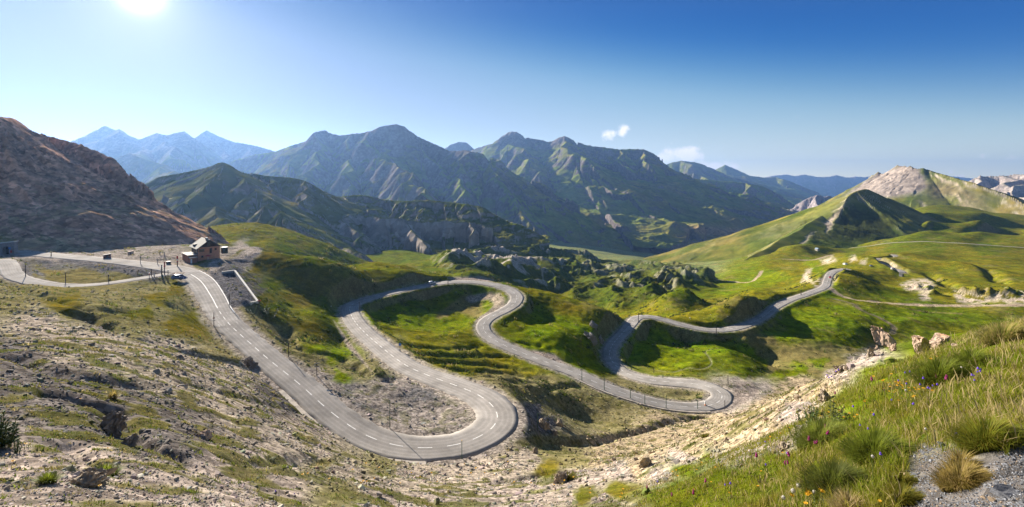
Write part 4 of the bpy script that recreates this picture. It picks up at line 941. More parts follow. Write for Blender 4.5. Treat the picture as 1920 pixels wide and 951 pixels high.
# valley side that carries the main valley floor on behind the ridges
# ------------------------------------------------------------------ air
hz = bpy.data.materials.new('air'); hz.use_nodes = True; t = hz.node_tree
for n in list(t.nodes):
    if n.type != 'OUTPUT_MATERIAL': t.nodes.remove(n)
out = [n for n in t.nodes if n.type == 'OUTPUT_MATERIAL'][0]
pv = N(t, 'ShaderNodeVolumePrincipled'); pv.inputs['Color'].default_value = (.27,.50,1.0,1); pv.inputs['Density'].default_value = .000058; pv.inputs['Anisotropy'].default_value = .5
L(t, pv.outputs[0], out.inputs['Volume'])
x0, x1, y0, y1, z0, z1 = -18500, 18500, -300, 15500, -761, 640
hv = [(x, y, z) for x in (x0, x1) for y in (y0, y1) for z in (z0, z1)]
lowland.data.transform(Matrix.Diagonal((15900 / sz, 15400 / sz, 1, 1)))
haze = mesh_obj('haze', hv, [(0,1,3,2),(4,6,7,5),(0,4,5,1),(2,3,7,6),(0,2,6,4),(1,5,7,3)], hz)
tag(haze, 'blue mountain air between the ridges', kind='stuff')
# ------------------------------------------------------------------ small builders
def bm_new(): return bmesh.new()
def bm_box(bm, c, s, rz=0.0, bev=0.0, taper=1.0):
    r = bmesh.ops.create_cube(bm, size=1.0); vs_ = r['verts']
    for v in vs_:
        k = taper if v.co.z > 0 else 1.0
        v.co = Vector((v.co.x * s[0] * k, v.co.y * s[1] * k, v.co.z * s[2]))
    if bev:
        es = list({e for v in vs_ for e in v.link_edges})
        r2 = bmesh.ops.bevel(bm, geom=es, offset=bev, segments=2, affect='EDGES', profile=.5)
        vs_ = list({v for f in r2['faces'] for v in f.verts} | {v for v in vs_ if v.is_valid})
    M = Matrix.Translation(c) @ Matrix.Rotation(rz, 4, 'Z')
    bmesh.ops.transform(bm, matrix=M, verts=vs_)
    return vs_
def bm_tube(bm, p0, p1, r0, r1=None, n=8):
    r1 = r0 if r1 is None else r1
    p0, p1 = Vector(p0), Vector(p1); q = (p1 - p0).to_track_quat('Z', 'Y'); rings = []
    for p, r in ((p0, r0), (p1, r1)):
        rings.append([bm.verts.new(p + q @ Vector((math.cos(a) * r, math.sin(a) * r, 0))) for a in [2 * math.pi * i / n for i in range(n)]])
    for i in range(n): bm.faces.new((rings[0][i], rings[0][(i + 1) % n], rings[1][(i + 1) % n], rings[1][i]))
    bm.faces.new(rings[0][::-1]); bm.faces.new(rings[1])
def bm_path(bm, pts, radii, n=6):
    rings = []
    for i, p in enumerate(pts):
        a = Vector(pts[max(i - 1, 0)]); b = Vector(pts[min(i + 1, len(pts) - 1)])
        q = (b - a).to_track_quat('Z', 'Y')
        rings.append([bm.verts.new(Vector(p) + q @ Vector((math.cos(2 * math.pi * k / n) * radii[i], math.sin(2 * math.pi * k / n) * radii[i], 0))) for k in range(n)])
    for a, b in zip(rings, rings[1:]):
        for k in range(n): bm.faces.new((a[k], a[(k + 1) % n], b[(k + 1) % n], b[k]))
    bm.faces.new(rings[0][::-1]); bm.faces.new(rings[-1])
def bm_prism(bm, poly, d, M=None):
    """extrude a 2-D outline (x, z) along y by d"""
    a = [bm.verts.new((x, 0, z)) for x, z in poly]; b = [bm.verts.new((x, d, z)) for x, z in poly]
    bm.faces.new(a); bm.faces.new(b[::-1])
    for i in range(len(a)):
        j = (i + 1) % len(a); bm.faces.new((a[j], a[i], b[i], b[j]))
    if M is not None: bmesh.ops.transform(bm, matrix=M, verts=a + b)
    return a + b
def bm_obj(name, bm, mat, parent=None, smooth=False):
    bmesh.ops.recalc_face_normals(bm, faces=bm.faces)
    me = bpy.data.meshes.new(name); bm.to_mesh(me); bm.free()
    if smooth: me.polygons.foreach_set('use_smooth', [True] * len(me.polygons))
    me.materials.append(mat)
    o = bpy.data.objects.new(name, me); COL.objects.link(o)
    if parent: o.parent = parent
    return o
def thing(name, label, cat, loc=(0, 0, 0), rz=0.0, group=None):
    o = bpy.data.objects.new(name, None); COL.objects.link(o)
    o.location = loc; o.rotation_euler = (0, 0, rz); o.empty_display_size = .2
    return tag(o, label, cat, group)
def dup(root, loc, rz, label=None, group=None, scale=None):
    r = root.copy(); COL.objects.link(r); r.location = loc; r.rotation_euler = (0, 0, rz)
    if scale: r.scale = scale
    if label: r['label'] = label
    if group: r['group'] = group
    for ch in root.children:
        c = ch.copy(); COL.objects.link(c); c.parent = r
        for g in ch.children:
            e = g.copy(); COL.objects.link(e); e.parent = c
    return r
def road_z(p):
    k = np.argmin((road_main[:, 0] - p.x) ** 2 + (road_main[:, 1] - p.y) ** 2)
    return road_main[k]
def road_pt(px, py):
    return Vector(on_road(road_s(px, py), 0, .03))

mt_steel = simple('galvanised_steel', (.30,.31,.32), .5, .6)
mt_green = simple('green_painted_wood', (.035,.075,.045), .7)
mt_dark = simple('dark_wood', (.045,.035,.03), .8, var=.3)
mt_wood = simple('weathered_timber', (.16,.10,.065), .85, var=.3)
mt_white = simple('white_paint', (.75,.75,.74), .5)
mt_red = simple('red_paint', (.42,.035,.03), .5)
mt_blue = simple('blue_sign_paint', (.03,.16,.50), .4)
mt_yel = simple('yellow_paint', (.62,.36,.03), .5)
mt_black = simple('black_rubber', (.02,.02,.02), .8)
mt_glass = simple('dark_glass', (.03,.04,.05), .12, spec=.6)
mt_conc = simple('pale_concrete', (.50,.48,.44), .9, var=.18, scale=2)
mt_stone = simple('portal_stone', (.20,.195,.20), .9, var=.3, scale=1.5, bump=.5)
mt_pink = simple('pink_render', (.54,.26,.165), .9, var=.15, scale=1.5)
mt_roof = simple('sheet_roof', (.085,.088,.078), .8, 0, var=.2, scale=1.2)
mt_flat = simple('pale_flat_roof', (.42,.39,.35), .85)
mt_brick = simple('brown_boarding', (.27,.13,.075), .85, var=.2)
mt_dgreen = simple('dark_green_container', (.05,.065,.06), .6)
mt_void = simple('tunnel_dark', (.008,.008,.009), 1)
mt_skin = simple('skin', (.45,.28,.2), .6)

# ------------------------------------------------------------------ lodge by the pass road
A = Vector(((371.6 - HX) / F * 163, 163, -30.9))
ux, uy = Vector((.66, .75, 0)).normalized(), Vector((-.75, .66, 0)).normalized()
lodge = thing('mountain_lodge', 'pink walled mountain lodge with grey roof and dark timber gable beside the pass road', 'lodge', A, math.atan2(ux.y, ux.x))
GW, GL, EH, RH = 7.0, 9.5, 4.6, 7.3
bm = bm_new(); bm_box(bm, (GW / 2, GL / 2, EH / 2 - 1.2), (GW, GL, EH + 2.4)); wall = bm_obj('wall', bm, mt_pink, lodge)
bm = bm_new(); bm_prism(bm, [(-.03, EH + .003), (GW + .03, EH + .003), (GW / 2, RH - .12)], GL - .04, Matrix.Translation((0, .02, 0))); bm_obj('gable', bm, mt_dark, lodge)
bm = bm_new()
for sgn in (-1, 1):
    ang = math.atan2(RH - EH, GW / 2); ln = math.hypot(GW / 2 + .7, (RH - EH) * (GW / 2 + .7) / (GW / 2))
    c = Vector((GW / 2 + sgn * (GW / 2 + .7) / 2, GL / 2, RH - (RH - EH) * (GW / 2 + .7) / GW + .1))
    r = bmesh.ops.create_cube(bm, size=1)['verts']
    for v in r: v.co = Vector((v.co.x * ln, v.co.y * (GL + 1.5), v.co.z * .16))
    bmesh.ops.transform(bm, matrix=Matrix.Translation(c) @ Matrix.Rotation(sgn * ang, 4, 'Y'), verts=r)
roof = bm_obj('roof', bm, mt_roof, lodge)
bm = bm_new(); bm_box(bm, (GW / 2 - .4, 1.9, RH + .35), (.7, 1.3, .8)); bm_obj('chimney', bm, mt_flat, roof)
bm = bm_new(); bm_prism(bm, [(0, 0), (1.5, 0), (1.5, 1.15), (0, .9)], 1.6, Matrix.Translation((-.25, 5.2, EH - .1))); bm_obj('dormer', bm, mt_dark, roof)
def win(x, z, w, h, face='gable'):
    bm = bm_new()
    if face == 'gable': bm_box(bm, (x, -.0, z), (w + .2, .16, h + .2))
    else: bm_box(bm, (0, x, z), (.16, w + .2, h + .2))
    f = bm_obj('window', bm, mt_dark, lodge)
    bm = bm_new()
    if face == 'gable': bm_box(bm, (x, -.06, z), (w, .1, h))
    else: bm_box(bm, (-.06, x, z), (.1, w, h))
    bm_obj('pane', bm, mt_glass, f)
win(1.1, 3.5, 1.5, .95); win(5.6, 3.5, .5, .6); win(1.3, 1.1, .45, .6); win(3.5, 5.6, .9, .7)
win(2.0, 3.2, .9, 1.5, 'side'); win(4.2, 3.2, .9, 1.5, 'side'); win(6.4, 3.2, .9, 1.5, 'side')
bm = bm_new(); bm_box(bm, (4.0, -.02, 3.1), (.75, .14, 1.9)); bm_obj('door', bm, mt_dark, lodge)
bm = bm_new(); bm_box(bm, (-.06, GL / 2, 3.3), (.10, GL - .4, 2.6)); bm_obj('timber_cladding', bm, mt_dark, lodge)
bm = bm_new(); bm_box(bm, (-1.5, GL / 2 + .4, .2), (3.0, GL - .8, 3.6)); ext = bm_obj('extension', bm, mt_brick, lodge)
bm = bm_new(); bm_box(bm, (-1.55, GL / 2 + .4, 2.06), (3.4, GL - .3, .14)); bm_obj('flat_roof', bm, mt_flat, ext)
bm = bm_new(); bm_box(bm, (-1.7, -.25, -.2), (2.3, 2.1, 2.9)); por = bm_obj('porch', bm, mt_brick, lodge)
bm = bm_new(); bm_box(bm, (-1.7, -.3, 1.32), (2.7, 2.5, .12)); bm_obj('porch_roof', bm, mt_flat, por)
bm = bm_new(); bm_box(bm, (-2.4, -1.32, -.1), (.5, .08, 1.9)); bm_obj('porch_door', bm, mt_white, por)
# stores container behind the lodge
cp = A + ux * 9.0 + uy * 1.6; cp.z = -28.9
cont = thing('storage_container', 'dark metal storage container standing against the right end of the lodge', 'container', cp, math.atan2(ux.y, ux.x))
bm = bm_new(); bm_box(bm, (0, 0, .4), (1.8, 2.0, 2.4)); bm_obj('body', bm, mt_dgreen, cont)
bm = bm_new(); bm_box(bm, (0, 0, 1.66), (1.9, 2.1, .12)); bm_obj('lid', bm, mt_steel, cont)
# red parasol in the lodge's shade
pp = A + ux * 2.6 - uy * 2.2; pp.z = height(pp.x, pp.y)
par = thing('parasol', 'red parasol open in the shade in front of the lodge', 'parasol', pp)
bm = bm_new(); bm_tube(bm, (0, 0, 0), (0, 0, 2.0), .04); bm_obj('pole', bm, mt_white, par)
bm = bm_new(); bm_tube(bm, (0, 0, 1.55), (0, 0, 2.05), 1.2, .05, 8); bm_obj('canopy', bm, mt_red, par)

# ------------------------------------------------------------------ tunnel portal
tpz = -29.6
tun = thing('tunnel_portal', 'grey stone tunnel portal with a dark arched opening at the left edge', 'tunnel portal', ((1 - HX) / F * 166, 166, tpz + 1.0), math.radians(22)); tun.scale = (.68, .68, .68)
arch = [(2.15 + 1.35 * math.cos(a), 2.1 + 1.35 * math.sin(a)) for a in np.linspace(math.pi, 0, 11)]
outl = [(-1.2, -1.5), (.8, -1.5)] + [(.8, 0)] + arch + [(3.5, 0), (3.5, -1.5), (5.6, -1.5), (5.6, 5.7), (-1.2, 5.1)]
bm = bm_new(); bm_prism(bm, outl, 3.5); bm_obj('wall', bm, mt_stone, tun)
bm = bm_new(); bm_prism(bm, [(-1.4, 5.08), (5.8, 5.72), (5.8, 6.05), (-1.4, 5.42)], 3.7, Matrix.Translation((0, -.15, 0))); bm_obj('coping', bm, mt_conc, tun)
bm = bm_new(); bm_box(bm, (2.15, 3.3, 1.4), (3.4, .3, 5.6)); bm_obj('dark_backing', bm, mt_void, tun)  # near-black plate behind the arch, painted darkness for the unlit bore
bm = bm_new(); bm_tube(bm, (4.6, -.6, -.4), (4.6, -.6, 3.0), .07); bm_box(bm, (4.6, -.65, 2.7), (1.1, .06, 1.1)); 
sg = bm_obj('road_sign', bm, mt_blue); sg.scale = (.6, .6, .6); sg.location = tun.location; sg.rotation_euler = tun.rotation_euler; tag(sg, 'blue square road sign in front of the tunnel portal', 'road sign')
bm = bm_new(); bm_box(bm, (5.6, -1.3, .5), (.9, .3, 1.6)); bx = bm_obj('warning_board', bm, mt_red); bx.scale = (.6, .6, .6); bx.location = tun.location; bx.rotation_euler = tun.rotation_euler; tag(bx, 'red warning board at the right foot of the tunnel portal', 'board')

# ------------------------------------------------------------------ roadside huts and boxes
def shed(name, label, cat, px, py, ymin, w, d, h, rz, wallm, roofm, slope=.3):
    p = locate(px, py, ymin); t = thing(name, label, cat, p, rz)
    bm = bm_new(); bm_prism(bm, [(-w / 2, -1), (w / 2, -1), (w / 2, h), (-w / 2, h - slope)], d, Matrix.Translation((0, -d / 2, 0))); bm_obj('wall', bm, wallm, t)
    ang = math.atan2(slope, w); bm = bm_new(); r = bm_box(bm, (0, 0, 0), (w * 1.16 / math.cos(ang), d * 1.15, .12))
    bmesh.ops.transform(bm, matrix=Matrix.Translation((0, 0, h - slope / 2 + .08)) @ Matrix.Rotation(-ang, 4, 'Y'), verts=bm.verts); bm_obj('roof', bm, roofm, t)
    bm = bm_new(); bm_box(bm, (.1 * w, -d / 2, h * .42), (.3 * w, .1, h * .7)); bm_obj('door', bm, mt_dark, t)
    return t
shed('hut', 'small reddish hut with a pale lean-to roof beside the road below the brown mountain', 'hut', 201, 484, 150, 1.9, 1.5, 1.5, .5, simple('rust_boards', (.16,.075,.05), .9), mt_flat)
sh2 = shed('roadside_shelter', 'little pale shelter with a red roof at the edge of the gravel lot', 'shelter', 245, 478, 150, 1.5, 1.2, 1.5, .3, mt_flat, simple('red_sheet', (.35,.10,.06), .7))
p = locate(316, 495.5, 140); cb = thing('waste_container', 'grey green waste container at the edge of the gravel lot opposite the lodge', 'container', p, .4)
bm = bm_new(); bm_box(bm, (0, 0, .45), (1.15, .8, .9), taper=1.1); bm_obj('body', bm, mt_dgreen, cb)
bm = bm_new(); bm_box(bm, (0, 0, .96), (1.3, .95, .14), bev=.03); bm_obj('lid', bm, mt_dgreen, cb)
# low wall round the lower parking lot
wl = [(416, 513.5), (440, 510.5), (483, 569), (469, 571.5)]
wp = [locate(a, b, 100) for a, b in wl]
V_, F_ = [], []
for i in range(3):
    a, b = wp[i], wp[i + 1]; n = 8
    dirv = (b - a).normalized(); nv = Vector((dirv.y, -dirv.x, 0)).normalized() * .27
    if i > 0: a = a + dirv * .28
    k0 = len(V_)
    for j in range(n + 1):
        q = a.lerp(b, j / n); top = q.z + .75
        for s_, zz in ((-1, q.z - .6), (-1, top), (1, top), (1, q.z - .6)):
            V_.append((q.x + nv.x * s_, q.y + nv.y * s_, zz))
    for j in range(n):
        o_ = k0 + 4 * j
        for e in range(4): F_.append((o_ + e, o_ + (e + 1) % 4, o_ + 4 + (e + 1) % 4, o_ + 4 + e))
    F_.append((k0, k0 + 1, k0 + 2, k0 + 3)); e = k0 + 4 * n; F_.append((e + 3, e + 2, e + 1, e))
pw = mesh_obj('parking_wall', V_, F_, mt_conc); tag(pw, 'low whitish concrete wall bent round the grey parking lot', 'wall')
# kerbs on the outside of the two lower bends
def kerb(s0, s1, side, off, w, h, label):
    V_, F_ = [], []; n = int((s1 - s0) / .9)
    for j in range(n + 1):
        s = s0 + (s1 - s0) * j / n; hw = np.interp(s, SM, road_main[:, 3]) / 2
        for o, z in ((hw + off, -.5), (hw + off, h), (hw + off + w, h - .02), (hw + off + w, -.5)):
            q = on_road(s, side * o, 0); V_.append((q[0], q[1], q[2] + z + .02 * math.sin(j * 2.1)))
    for j in range(n):
        for e in range(3): F_.append((4 * j + e, 4 * j + e + 1, 4 * j + 5 + e, 4 * j + 4 + e))
    F_.append((0, 1, 2, 3)); e = 4 * n; F_.append((e + 3, e + 2, e + 1, e))
    tag(mesh_obj('kerb', V_, F_, simple('kerb_stone', (.42,.37,.31), .9, var=.22, scale=1.5)), label, kind='structure')
def side_of(px, py):
    c = road_pt(px, py); s = road_s(px, py); o = on_road(s, 1.0, 0)
    return 1 if (o[1] < c.y) else -1          # the side nearer to the camera
kerb(road_s(560, 720), road_s(800, 840), side_of(680, 814), .12, .75, .10, 'pale stone kerb along the outside of the lowest hairpin')
kerb(road_s(1088, 703), road_s(1318, 762), side_of(1190, 744), .10, .6, .16, 'pale kerb along the outside of the right hand hairpin')

# ------------------------------------------------------------------ snow poles and signs
def pole(label, px, py, top, ymin=0, mat=None, cap=None, group='snow poles along the pass road', rr=.95, tilt=0.0):
    p = locate(px, py, ymin); h = (py - top) / F * p.y; r = max(.03, rr / F * p.y * .72)
    t = thing('snow_pole', label, 'snow pole', p, 0, group)
    bm = bm_new(); bm_tube(bm, (0, 0, -.5), (tilt, 0, h * .94), r, r * .8, 7); bm_obj('post', bm, mat or mt_green, t)
    bm = bm_new(); bm_tube(bm, (tilt, 0, h * .94), (tilt, 0, h), r * 1.02, r * .95, 7); bm_obj('cap', bm, cap or mat or mt_green, t)
    return t
S_ = 'snow pole'
for a in (('tall dark snow pole standing on the gravel inside the lowest hairpin, casting a long shadow', 731, 803, 750, 60, None, None),
          ('green snow pole with a yellow tip at the bottom of the lowest hairpin', 866, 860, 825, 55, None, mt_yel),
          ('green snow pole beside boulders right of the lowest hairpin', 1008, 807, 775, 60, None, None),
          ('grey snow pole at the right edge of the straight below the parking lot', 541, 669, 643, 80, mt_dark, None),
          ('dark snow pole at the near corner of the grey parking lot', 430, 576, 552, 100, mt_dark, None),
          ('snow pole on the right verge above the lower hairpin kerb, first of its row', 1091, 714, 696, 110, None, None),
          ('second green snow pole of the kerbed row at the right hand hairpin', 1133, 731, 709, 110, None, None),
          ('third green snow pole of the kerbed row at the right hand hairpin', 1182, 747, 731, 110, None, None),
          ('fourth and tallest green snow pole of the kerbed row at the right hand hairpin', 1209, 759, 739, 110, None, None),
          ('fifth green snow pole of the kerbed row at the right hand hairpin', 1249, 767, 743, 110, None, None),
          ('last green snow pole of the kerbed row before the turn of the right hand hairpin', 1308, 767, 751, 110, None, None),
          ('dark snow pole on the near edge at the turn of the right hand hairpin', 1359, 768, 751, 110, mt_dark, None),
          ('snow pole behind the turn of the right hand hairpin beside the round grass mound', 1365, 721, 704, 130, mt_dark, None),
          ('snow pole on the far verge of the road before the round grass mound', 1243, 709, 703, 140, None, None),
          ('snow pole at the inside of the bend by the stream mound', 1184, 694, 684, 150, None, None),
          ('snow pole on the near verge of the bend where the white and red car drives', 840, 536, 522, 190, mt_dark, None),
          ('snow pole at the inside of the second bend under the dark grassy bank', 674, 586, 566, 140, mt_dark, None),
          ('snow pole at the sharp turn behind the dark rock knoll', 1197, 604, 588, 220, mt_dark, None),
          ('snow pole on the near verge of the gently curving upper right road', 1343, 628, 613, 210, mt_dark, None),
          ('snow pole beside the right hand road near the junction with the track', 1502, 554, 544, 300, mt_dark, None),
          ('thin snow pole on the grass bank left of the loop road near the tunnel', 48, 519, 496, 110, mt_dark, None),
          ('thin snow pole on the bank between the two left hand roads', 123, 532, 511, 110, mt_dark, None),
          ('thin snow pole at the edge of the upper road near the tunnel', 96, 481, 472, 150, mt_dark, None),
          ('thin dark snow pole at the tip of the grass wedge by the junction', 284, 518, 504, 120, mt_dark, None),
          ('grey snow pole at the back of the gravel lot, left of a pair', 300, 479, 472, 160, mt_dark, None),
          ('grey snow pole at the back of the gravel lot, right of a pair', 308, 479, 472, 160, mt_dark, None),
          ('thin dark snow pole in the valley grass beside the stream mound road', 1226, 700, 690, 150, mt_dark, None)):
    pole(a[0], a[1], a[2], a[3], a[4], a[5], a[6])
def sign(name, label, cat, px, py, top, ymin, plates, post=None, r=.8):
    """plates: (height share, width, height, shape, material, tilt)"""
    p = locate(px, py, ymin); h = (py - top) / F * p.y; az_ = math.atan2(p.x, p.y)
    t = thing(name, label, cat, p, -az_)
    rr = max(.035, r / F * p.y * .7)
    bm = bm_new(); bm_tube(bm, (0, 0, -.4), (0, 0, h), rr, rr * .85, 8); bm_obj('post', bm, post or mt_dark, t)
    for hs, w, hh, shp, m, tl in plates:
        bm = bm_new(); n = {'disc': 16, 'tri': 3}.get(shp, 4)
        if shp in ('disc', 'tri'):
            off = math.pi / 2 if shp == 'tri' else 0
            bm_prism(bm, [(math.cos(off + 2 * math.pi * i / n) * w / 2, math.sin(off + 2 * math.pi * i / n) * hh / 2) for i in range(n)], .05)
        else: bm_box(bm, (0, .025, 0), (w, .05, hh))
        bmesh.ops.transform(bm, matrix=Matrix.Translation((0, -rr - .06, h * hs)) @ Matrix.Rotation(tl, 4, 'Y'), verts=bm.verts)
        bm_obj('sign_plate', bm, m, t)
    return t
mt_back = simple('grey_sign_back', (.09,.095,.10), .6)
sign('road_sign', 'triangular warning sign seen from behind at the left edge of the straight', 'road sign', 401, 612, 586, 80, [(.62, .62, .62, 'tri', simple('rusty_red', (.18,.06,.03), .7), 0), (.42, .5, .16, 'box', mt_back, 0)])
sign('wooden_signpost', 'wooden signpost with two blue grey arrow boards beside the straight', 'signpost', 594, 704, 680, 75, [(.93, 1.0, .17, 'box', mt_back, -.18), (.72, .9, .17, 'box', mt_back, .15)], mt_dark, 1.1)
sign('road_sign', 'small bright blue sign on a post beside the second leg of road', 'road sign', 750, 659, 643, 100, [(.82, .62, .62, 'box', mt_blue, 0)])
sign('road_sign', 'white disc sign on a rusty post at the near side of the junction', 'road sign', 315, 529, 507, 110, [(.96, .42, .42, 'disc', mt_white, 0)], mt_wood, .9)
sign('banner_sign', 'tall narrow red and white banner standing across the road from the blue car', 'banner', 332.5, 500, 480, 130, [(.88, .45, .8, 'box', mt_red, 0), (.62, .42, .5, 'box', mt_white, 0), (.5, .4, .5, 'box', mt_red, 0)], mt_dark, 1.2)
sign('banner_sign', 'dark red banner post at the tip of the road fork', 'banner', 308.5, 516, 491, 120, [(.92, .5, .5, 'disc', mt_red, 0), (.7, .42, .9, 'box', mt_red, 0)], mt_dark, 1.2)
sign('direction_signpost', 'dark post carrying several round signs between the fork and the gravel lot', 'signpost', 303, 518, 497, 120, [(.95, .45, .45, 'disc', mt_back, 0), (.8, .45, .45, 'disc', mt_back, 0), (.6, .6, .2, 'box', mt_back, 0)], mt_dark, 1.2)
sign('road_sign', 'grey sign on a pole at the edge of the gravel lot left of the fork', 'road sign', 295.5, 496, 486, 140, [(.85, .5, .5, 'disc', mt_back, 0)], mt_steel)
sign('road_sign', 'small square sign on a thin pole by the road below the gravel lot', 'road sign', 263.5, 495, 481, 140, [(.93, .45, .45, 'box', mt_back, 0)], mt_steel)
sign('road_sign', 'red topped marker post at the grass wedge of the fork', 'road sign', 280, 523, 512, 110, [(.85, .2, .55, 'box', mt_red, 0)], mt_steel)
sign('road_sign', 'dark arrow sign on a post on the bank of the lower left road', 'road sign', 203.5, 530, 515, 110, [(.88, .32, .5, 'box', mt_back, 0)], mt_dark)
sign('road_sign', 'dark board with a red top on two posts by the end of the parking wall', 'road sign', 486, 578, 560, 100, [(.78, .9, .3, 'box', mt_red, 0)], mt_dark)
# marker stone at the inside of the last hairpin
p = locate(1322, 760, 125); ms = thing('marker_stone', 'white marker stone with an orange foot at the inside of the right hand hairpin', 'marker stone', p, .5)
bm = bm_new(); bm_box(bm, (0, 0, .55), (.42, .3, 1.3), bev=.06); bm_obj('stone', bm, mt_white, ms)
bm = bm_new(); bm_box(bm, (-.12, -.12, .05), (.5, .34, .5), bev=.04); bm_obj('foot', bm, simple('orange_paint', (.6,.16,.03), .6), ms)

# ------------------------------------------------------------------ vehicles
def car(name, label, cat, p, heading, paint_m, L_=3.9, W_=1.65, H_=1.45, kind='hatch', roof_m=None, sc=1.0):
    t = thing(name, label, cat, p, heading); t.scale = (sc, sc, sc)
    h = H_
    if kind == 'van':
        body = [(-L_/2, .28), (-L_/2 + .02, .9), (-L_/2 + .12, h), (L_/2 - .9, h), (L_/2 - .35, .95 * h * .62), (L_/2, .8), (L_/2, .28)]
        glass = [(-L_/2 + .3, h * .58), (-L_/2 + .32, h * .9), (L_/2 - 1.0, h * .9), (L_/2 - .5, h * .58)]
    else:
        body = [(-L_/2, .30), (-L_/2 - .02, .62), (-L_/2 + .10, .86), (-L_/2 + .42, h - .10), (-L_/2 + .75, h), (L_/2 - 2.0, h), (L_/2 - 1.7, h - .06), (L_/2 - 1.05, .93), (L_/2 - .18, .76), (L_/2, .58), (L_/2, .30)]
        glass = [(-L_/2 + .30, .93), (-L_/2 + .55, h - .10), (L_/2 - 1.85, h - .09), (L_/2 - 1.2, .95)]
    def loft(poly, w0, w1, zmid, name, m, par):
        bm = bm_new(); rings = []
        for yy, k in ((-1, 1), (1, 1)):
            rings.append([bm.verts.new((x, yy * (w0 if z < zmid else w0 + (w1 - w0) * (z - zmid) / max(h - zmid, .01)) / 2, z)) for x, z in poly])
        a, b = rings; bm.faces.new(a); bm.faces.new(b[::-1])
        for i in range(len(a)): j = (i + 1) % len(a); bm.faces.new((a[j], a[i], b[i], b[j]))
        bmesh.ops.bevel(bm, geom=list(bm.edges), offset=.045, segments=2, affect='EDGES', clamp_overlap=True)
        return bm_obj(name, bm, m, par, True)
    loft(body, W_, W_ * .78, .86, 'body', paint_m, t)
    bm = bm_new()
    for sy in (-1, 1):
        vs_ = [bm.verts.new((x, sy * (W_ + (W_ * .78 - W_) * (z - .86) / (h - .86)) / 2 + sy * .012, z)) for x, z in glass]; bm.faces.new(vs_)
    bm_obj('side_window', bm, mt_glass, t)
    if kind != 'van':
        for nm, (x0_, z0_, x1_, z1_) in (('windscreen', (L_/2 - 1.08, .97, L_/2 - 1.66, h - .10)), ('rear_window', (-L_/2 + .14, .95, -L_/2 + .40, h - .16))):
            bm = bm_new(); nx, nz = (z1_ - z0_), -(x1_ - x0_); l_ = math.hypot(nx, nz); s_ = 1 if nm == 'windscreen' else -1
            ox, oz = abs(nx) / l_ * .03 * s_, abs(nz) / l_ * .03
            vs_ = [bm.verts.new((x + ox, y, z + oz)) for x, z, y in ((x0_, z0_, -W_*.44), (x0_, z0_, W_*.44), (x1_, z1_, W_*.37), (x1_, z1_, -W_*.37))]; bm.faces.new(vs_)
            bm_obj(nm, bm, mt_glass, t)
    for sx in (-1, 1):
        for sy in (-1, 1):
            c = Vector((sx * L_ * .31, sy * (W_ / 2 - .1), .31))
            bm = bm_new(); bm_tube(bm, c - Vector((0, .1, 0)), c + Vector((0, .1, 0)), .31, n=14); w = bm_obj('wheel', bm, mt_black, t, True)
            bm = bm_new(); bm_tube(bm, c + Vector((0, sy * .09, 0)), c + Vector((0, sy * .112, 0)), .19, n=12); bm_obj('rim', bm, mt_steel, w)
    for sy in (-1, 1):
        bm = bm_new(); bm_box(bm, (L_/2 - .03, sy * W_ * .36, .66), (.1, .3, .14), bev=.03); bm_obj('headlight', bm, mt_white, t)
        bm = bm_new(); bm_box(bm, (-L_/2 + .0, sy * W_ * .40, .78), (.1, .2, .26), bev=.03); bm_obj('tail_light', bm, mt_red, t)
    return t
def paintm(name, col): return simple(name, col, .28, .3, var=.03, spec=.5)
q = road_pt(352, 512); cp_ = Vector(P3(336, 524.5, 0 + 31.75 * F / 189.5)); 
c1 = car('parked_car', 'dark blue estate car parked at the road junction near the lodge', 'car', Vector((cp_.x, cp_.y, -31.72)), math.radians(-8), paintm('blue_car_paint', (.035,.075,.17)), 4.3, 1.75, 1.55)
s_c = road_s(811, 533); a_ = on_road(s_c - 1, 0); b_ = on_road(s_c + 1, 0)
hd = math.atan2(b_[1] - a_[1], b_[0] - a_[0])
pc = Vector(on_road(s_c, -.9 if on_road(s_c, 1)[1] < on_road(s_c, 0)[1] else .9, .03))
car('car', 'white car with a red rear driving round the shaded second bend', 'car', pc, hd, paintm('white_car_paint', (.7,.7,.7)), 4.0, 1.7, 1.5)
s_c = road_s(1554, 521); a_ = on_road(s_c - 1, 0); b_ = on_road(s_c + 1, 0); hd = math.atan2(a_[1] - b_[1], a_[0] - b_[0])
car('car', 'small red car coming up the far right end of the road', 'car', Vector(on_road(s_c, 1.2, .03)), hd, paintm('red_car_paint', (.35,.02,.03)), 4.0, 1.7, 1.5)
p = locate(1584.5, 497, 420); car('camper_van', 'white camper van parked on the grassy rise at the end of the road', 'van', p, math.radians(100), paintm('white_van_paint', (.75,.75,.75)), 4.6, 1.9, 2.3, 'van', sc=1.1)
p = locate(1634, 499.5, 480); car('car', 'blue car parked on the grass left of the zigzag road', 'car', p, math.radians(10), paintm('light_blue_paint', (.12,.25,.5)), 4.0, 1.7, 1.45)
p = locate(1675, 506, 440); car('camper_van', 'white van parked on the zigzag road beside pale rocks', 'van', p, math.radians(-30), paintm('white_paint_van', (.75,.74,.72)), 4.6, 1.9, 2.2, 'van')
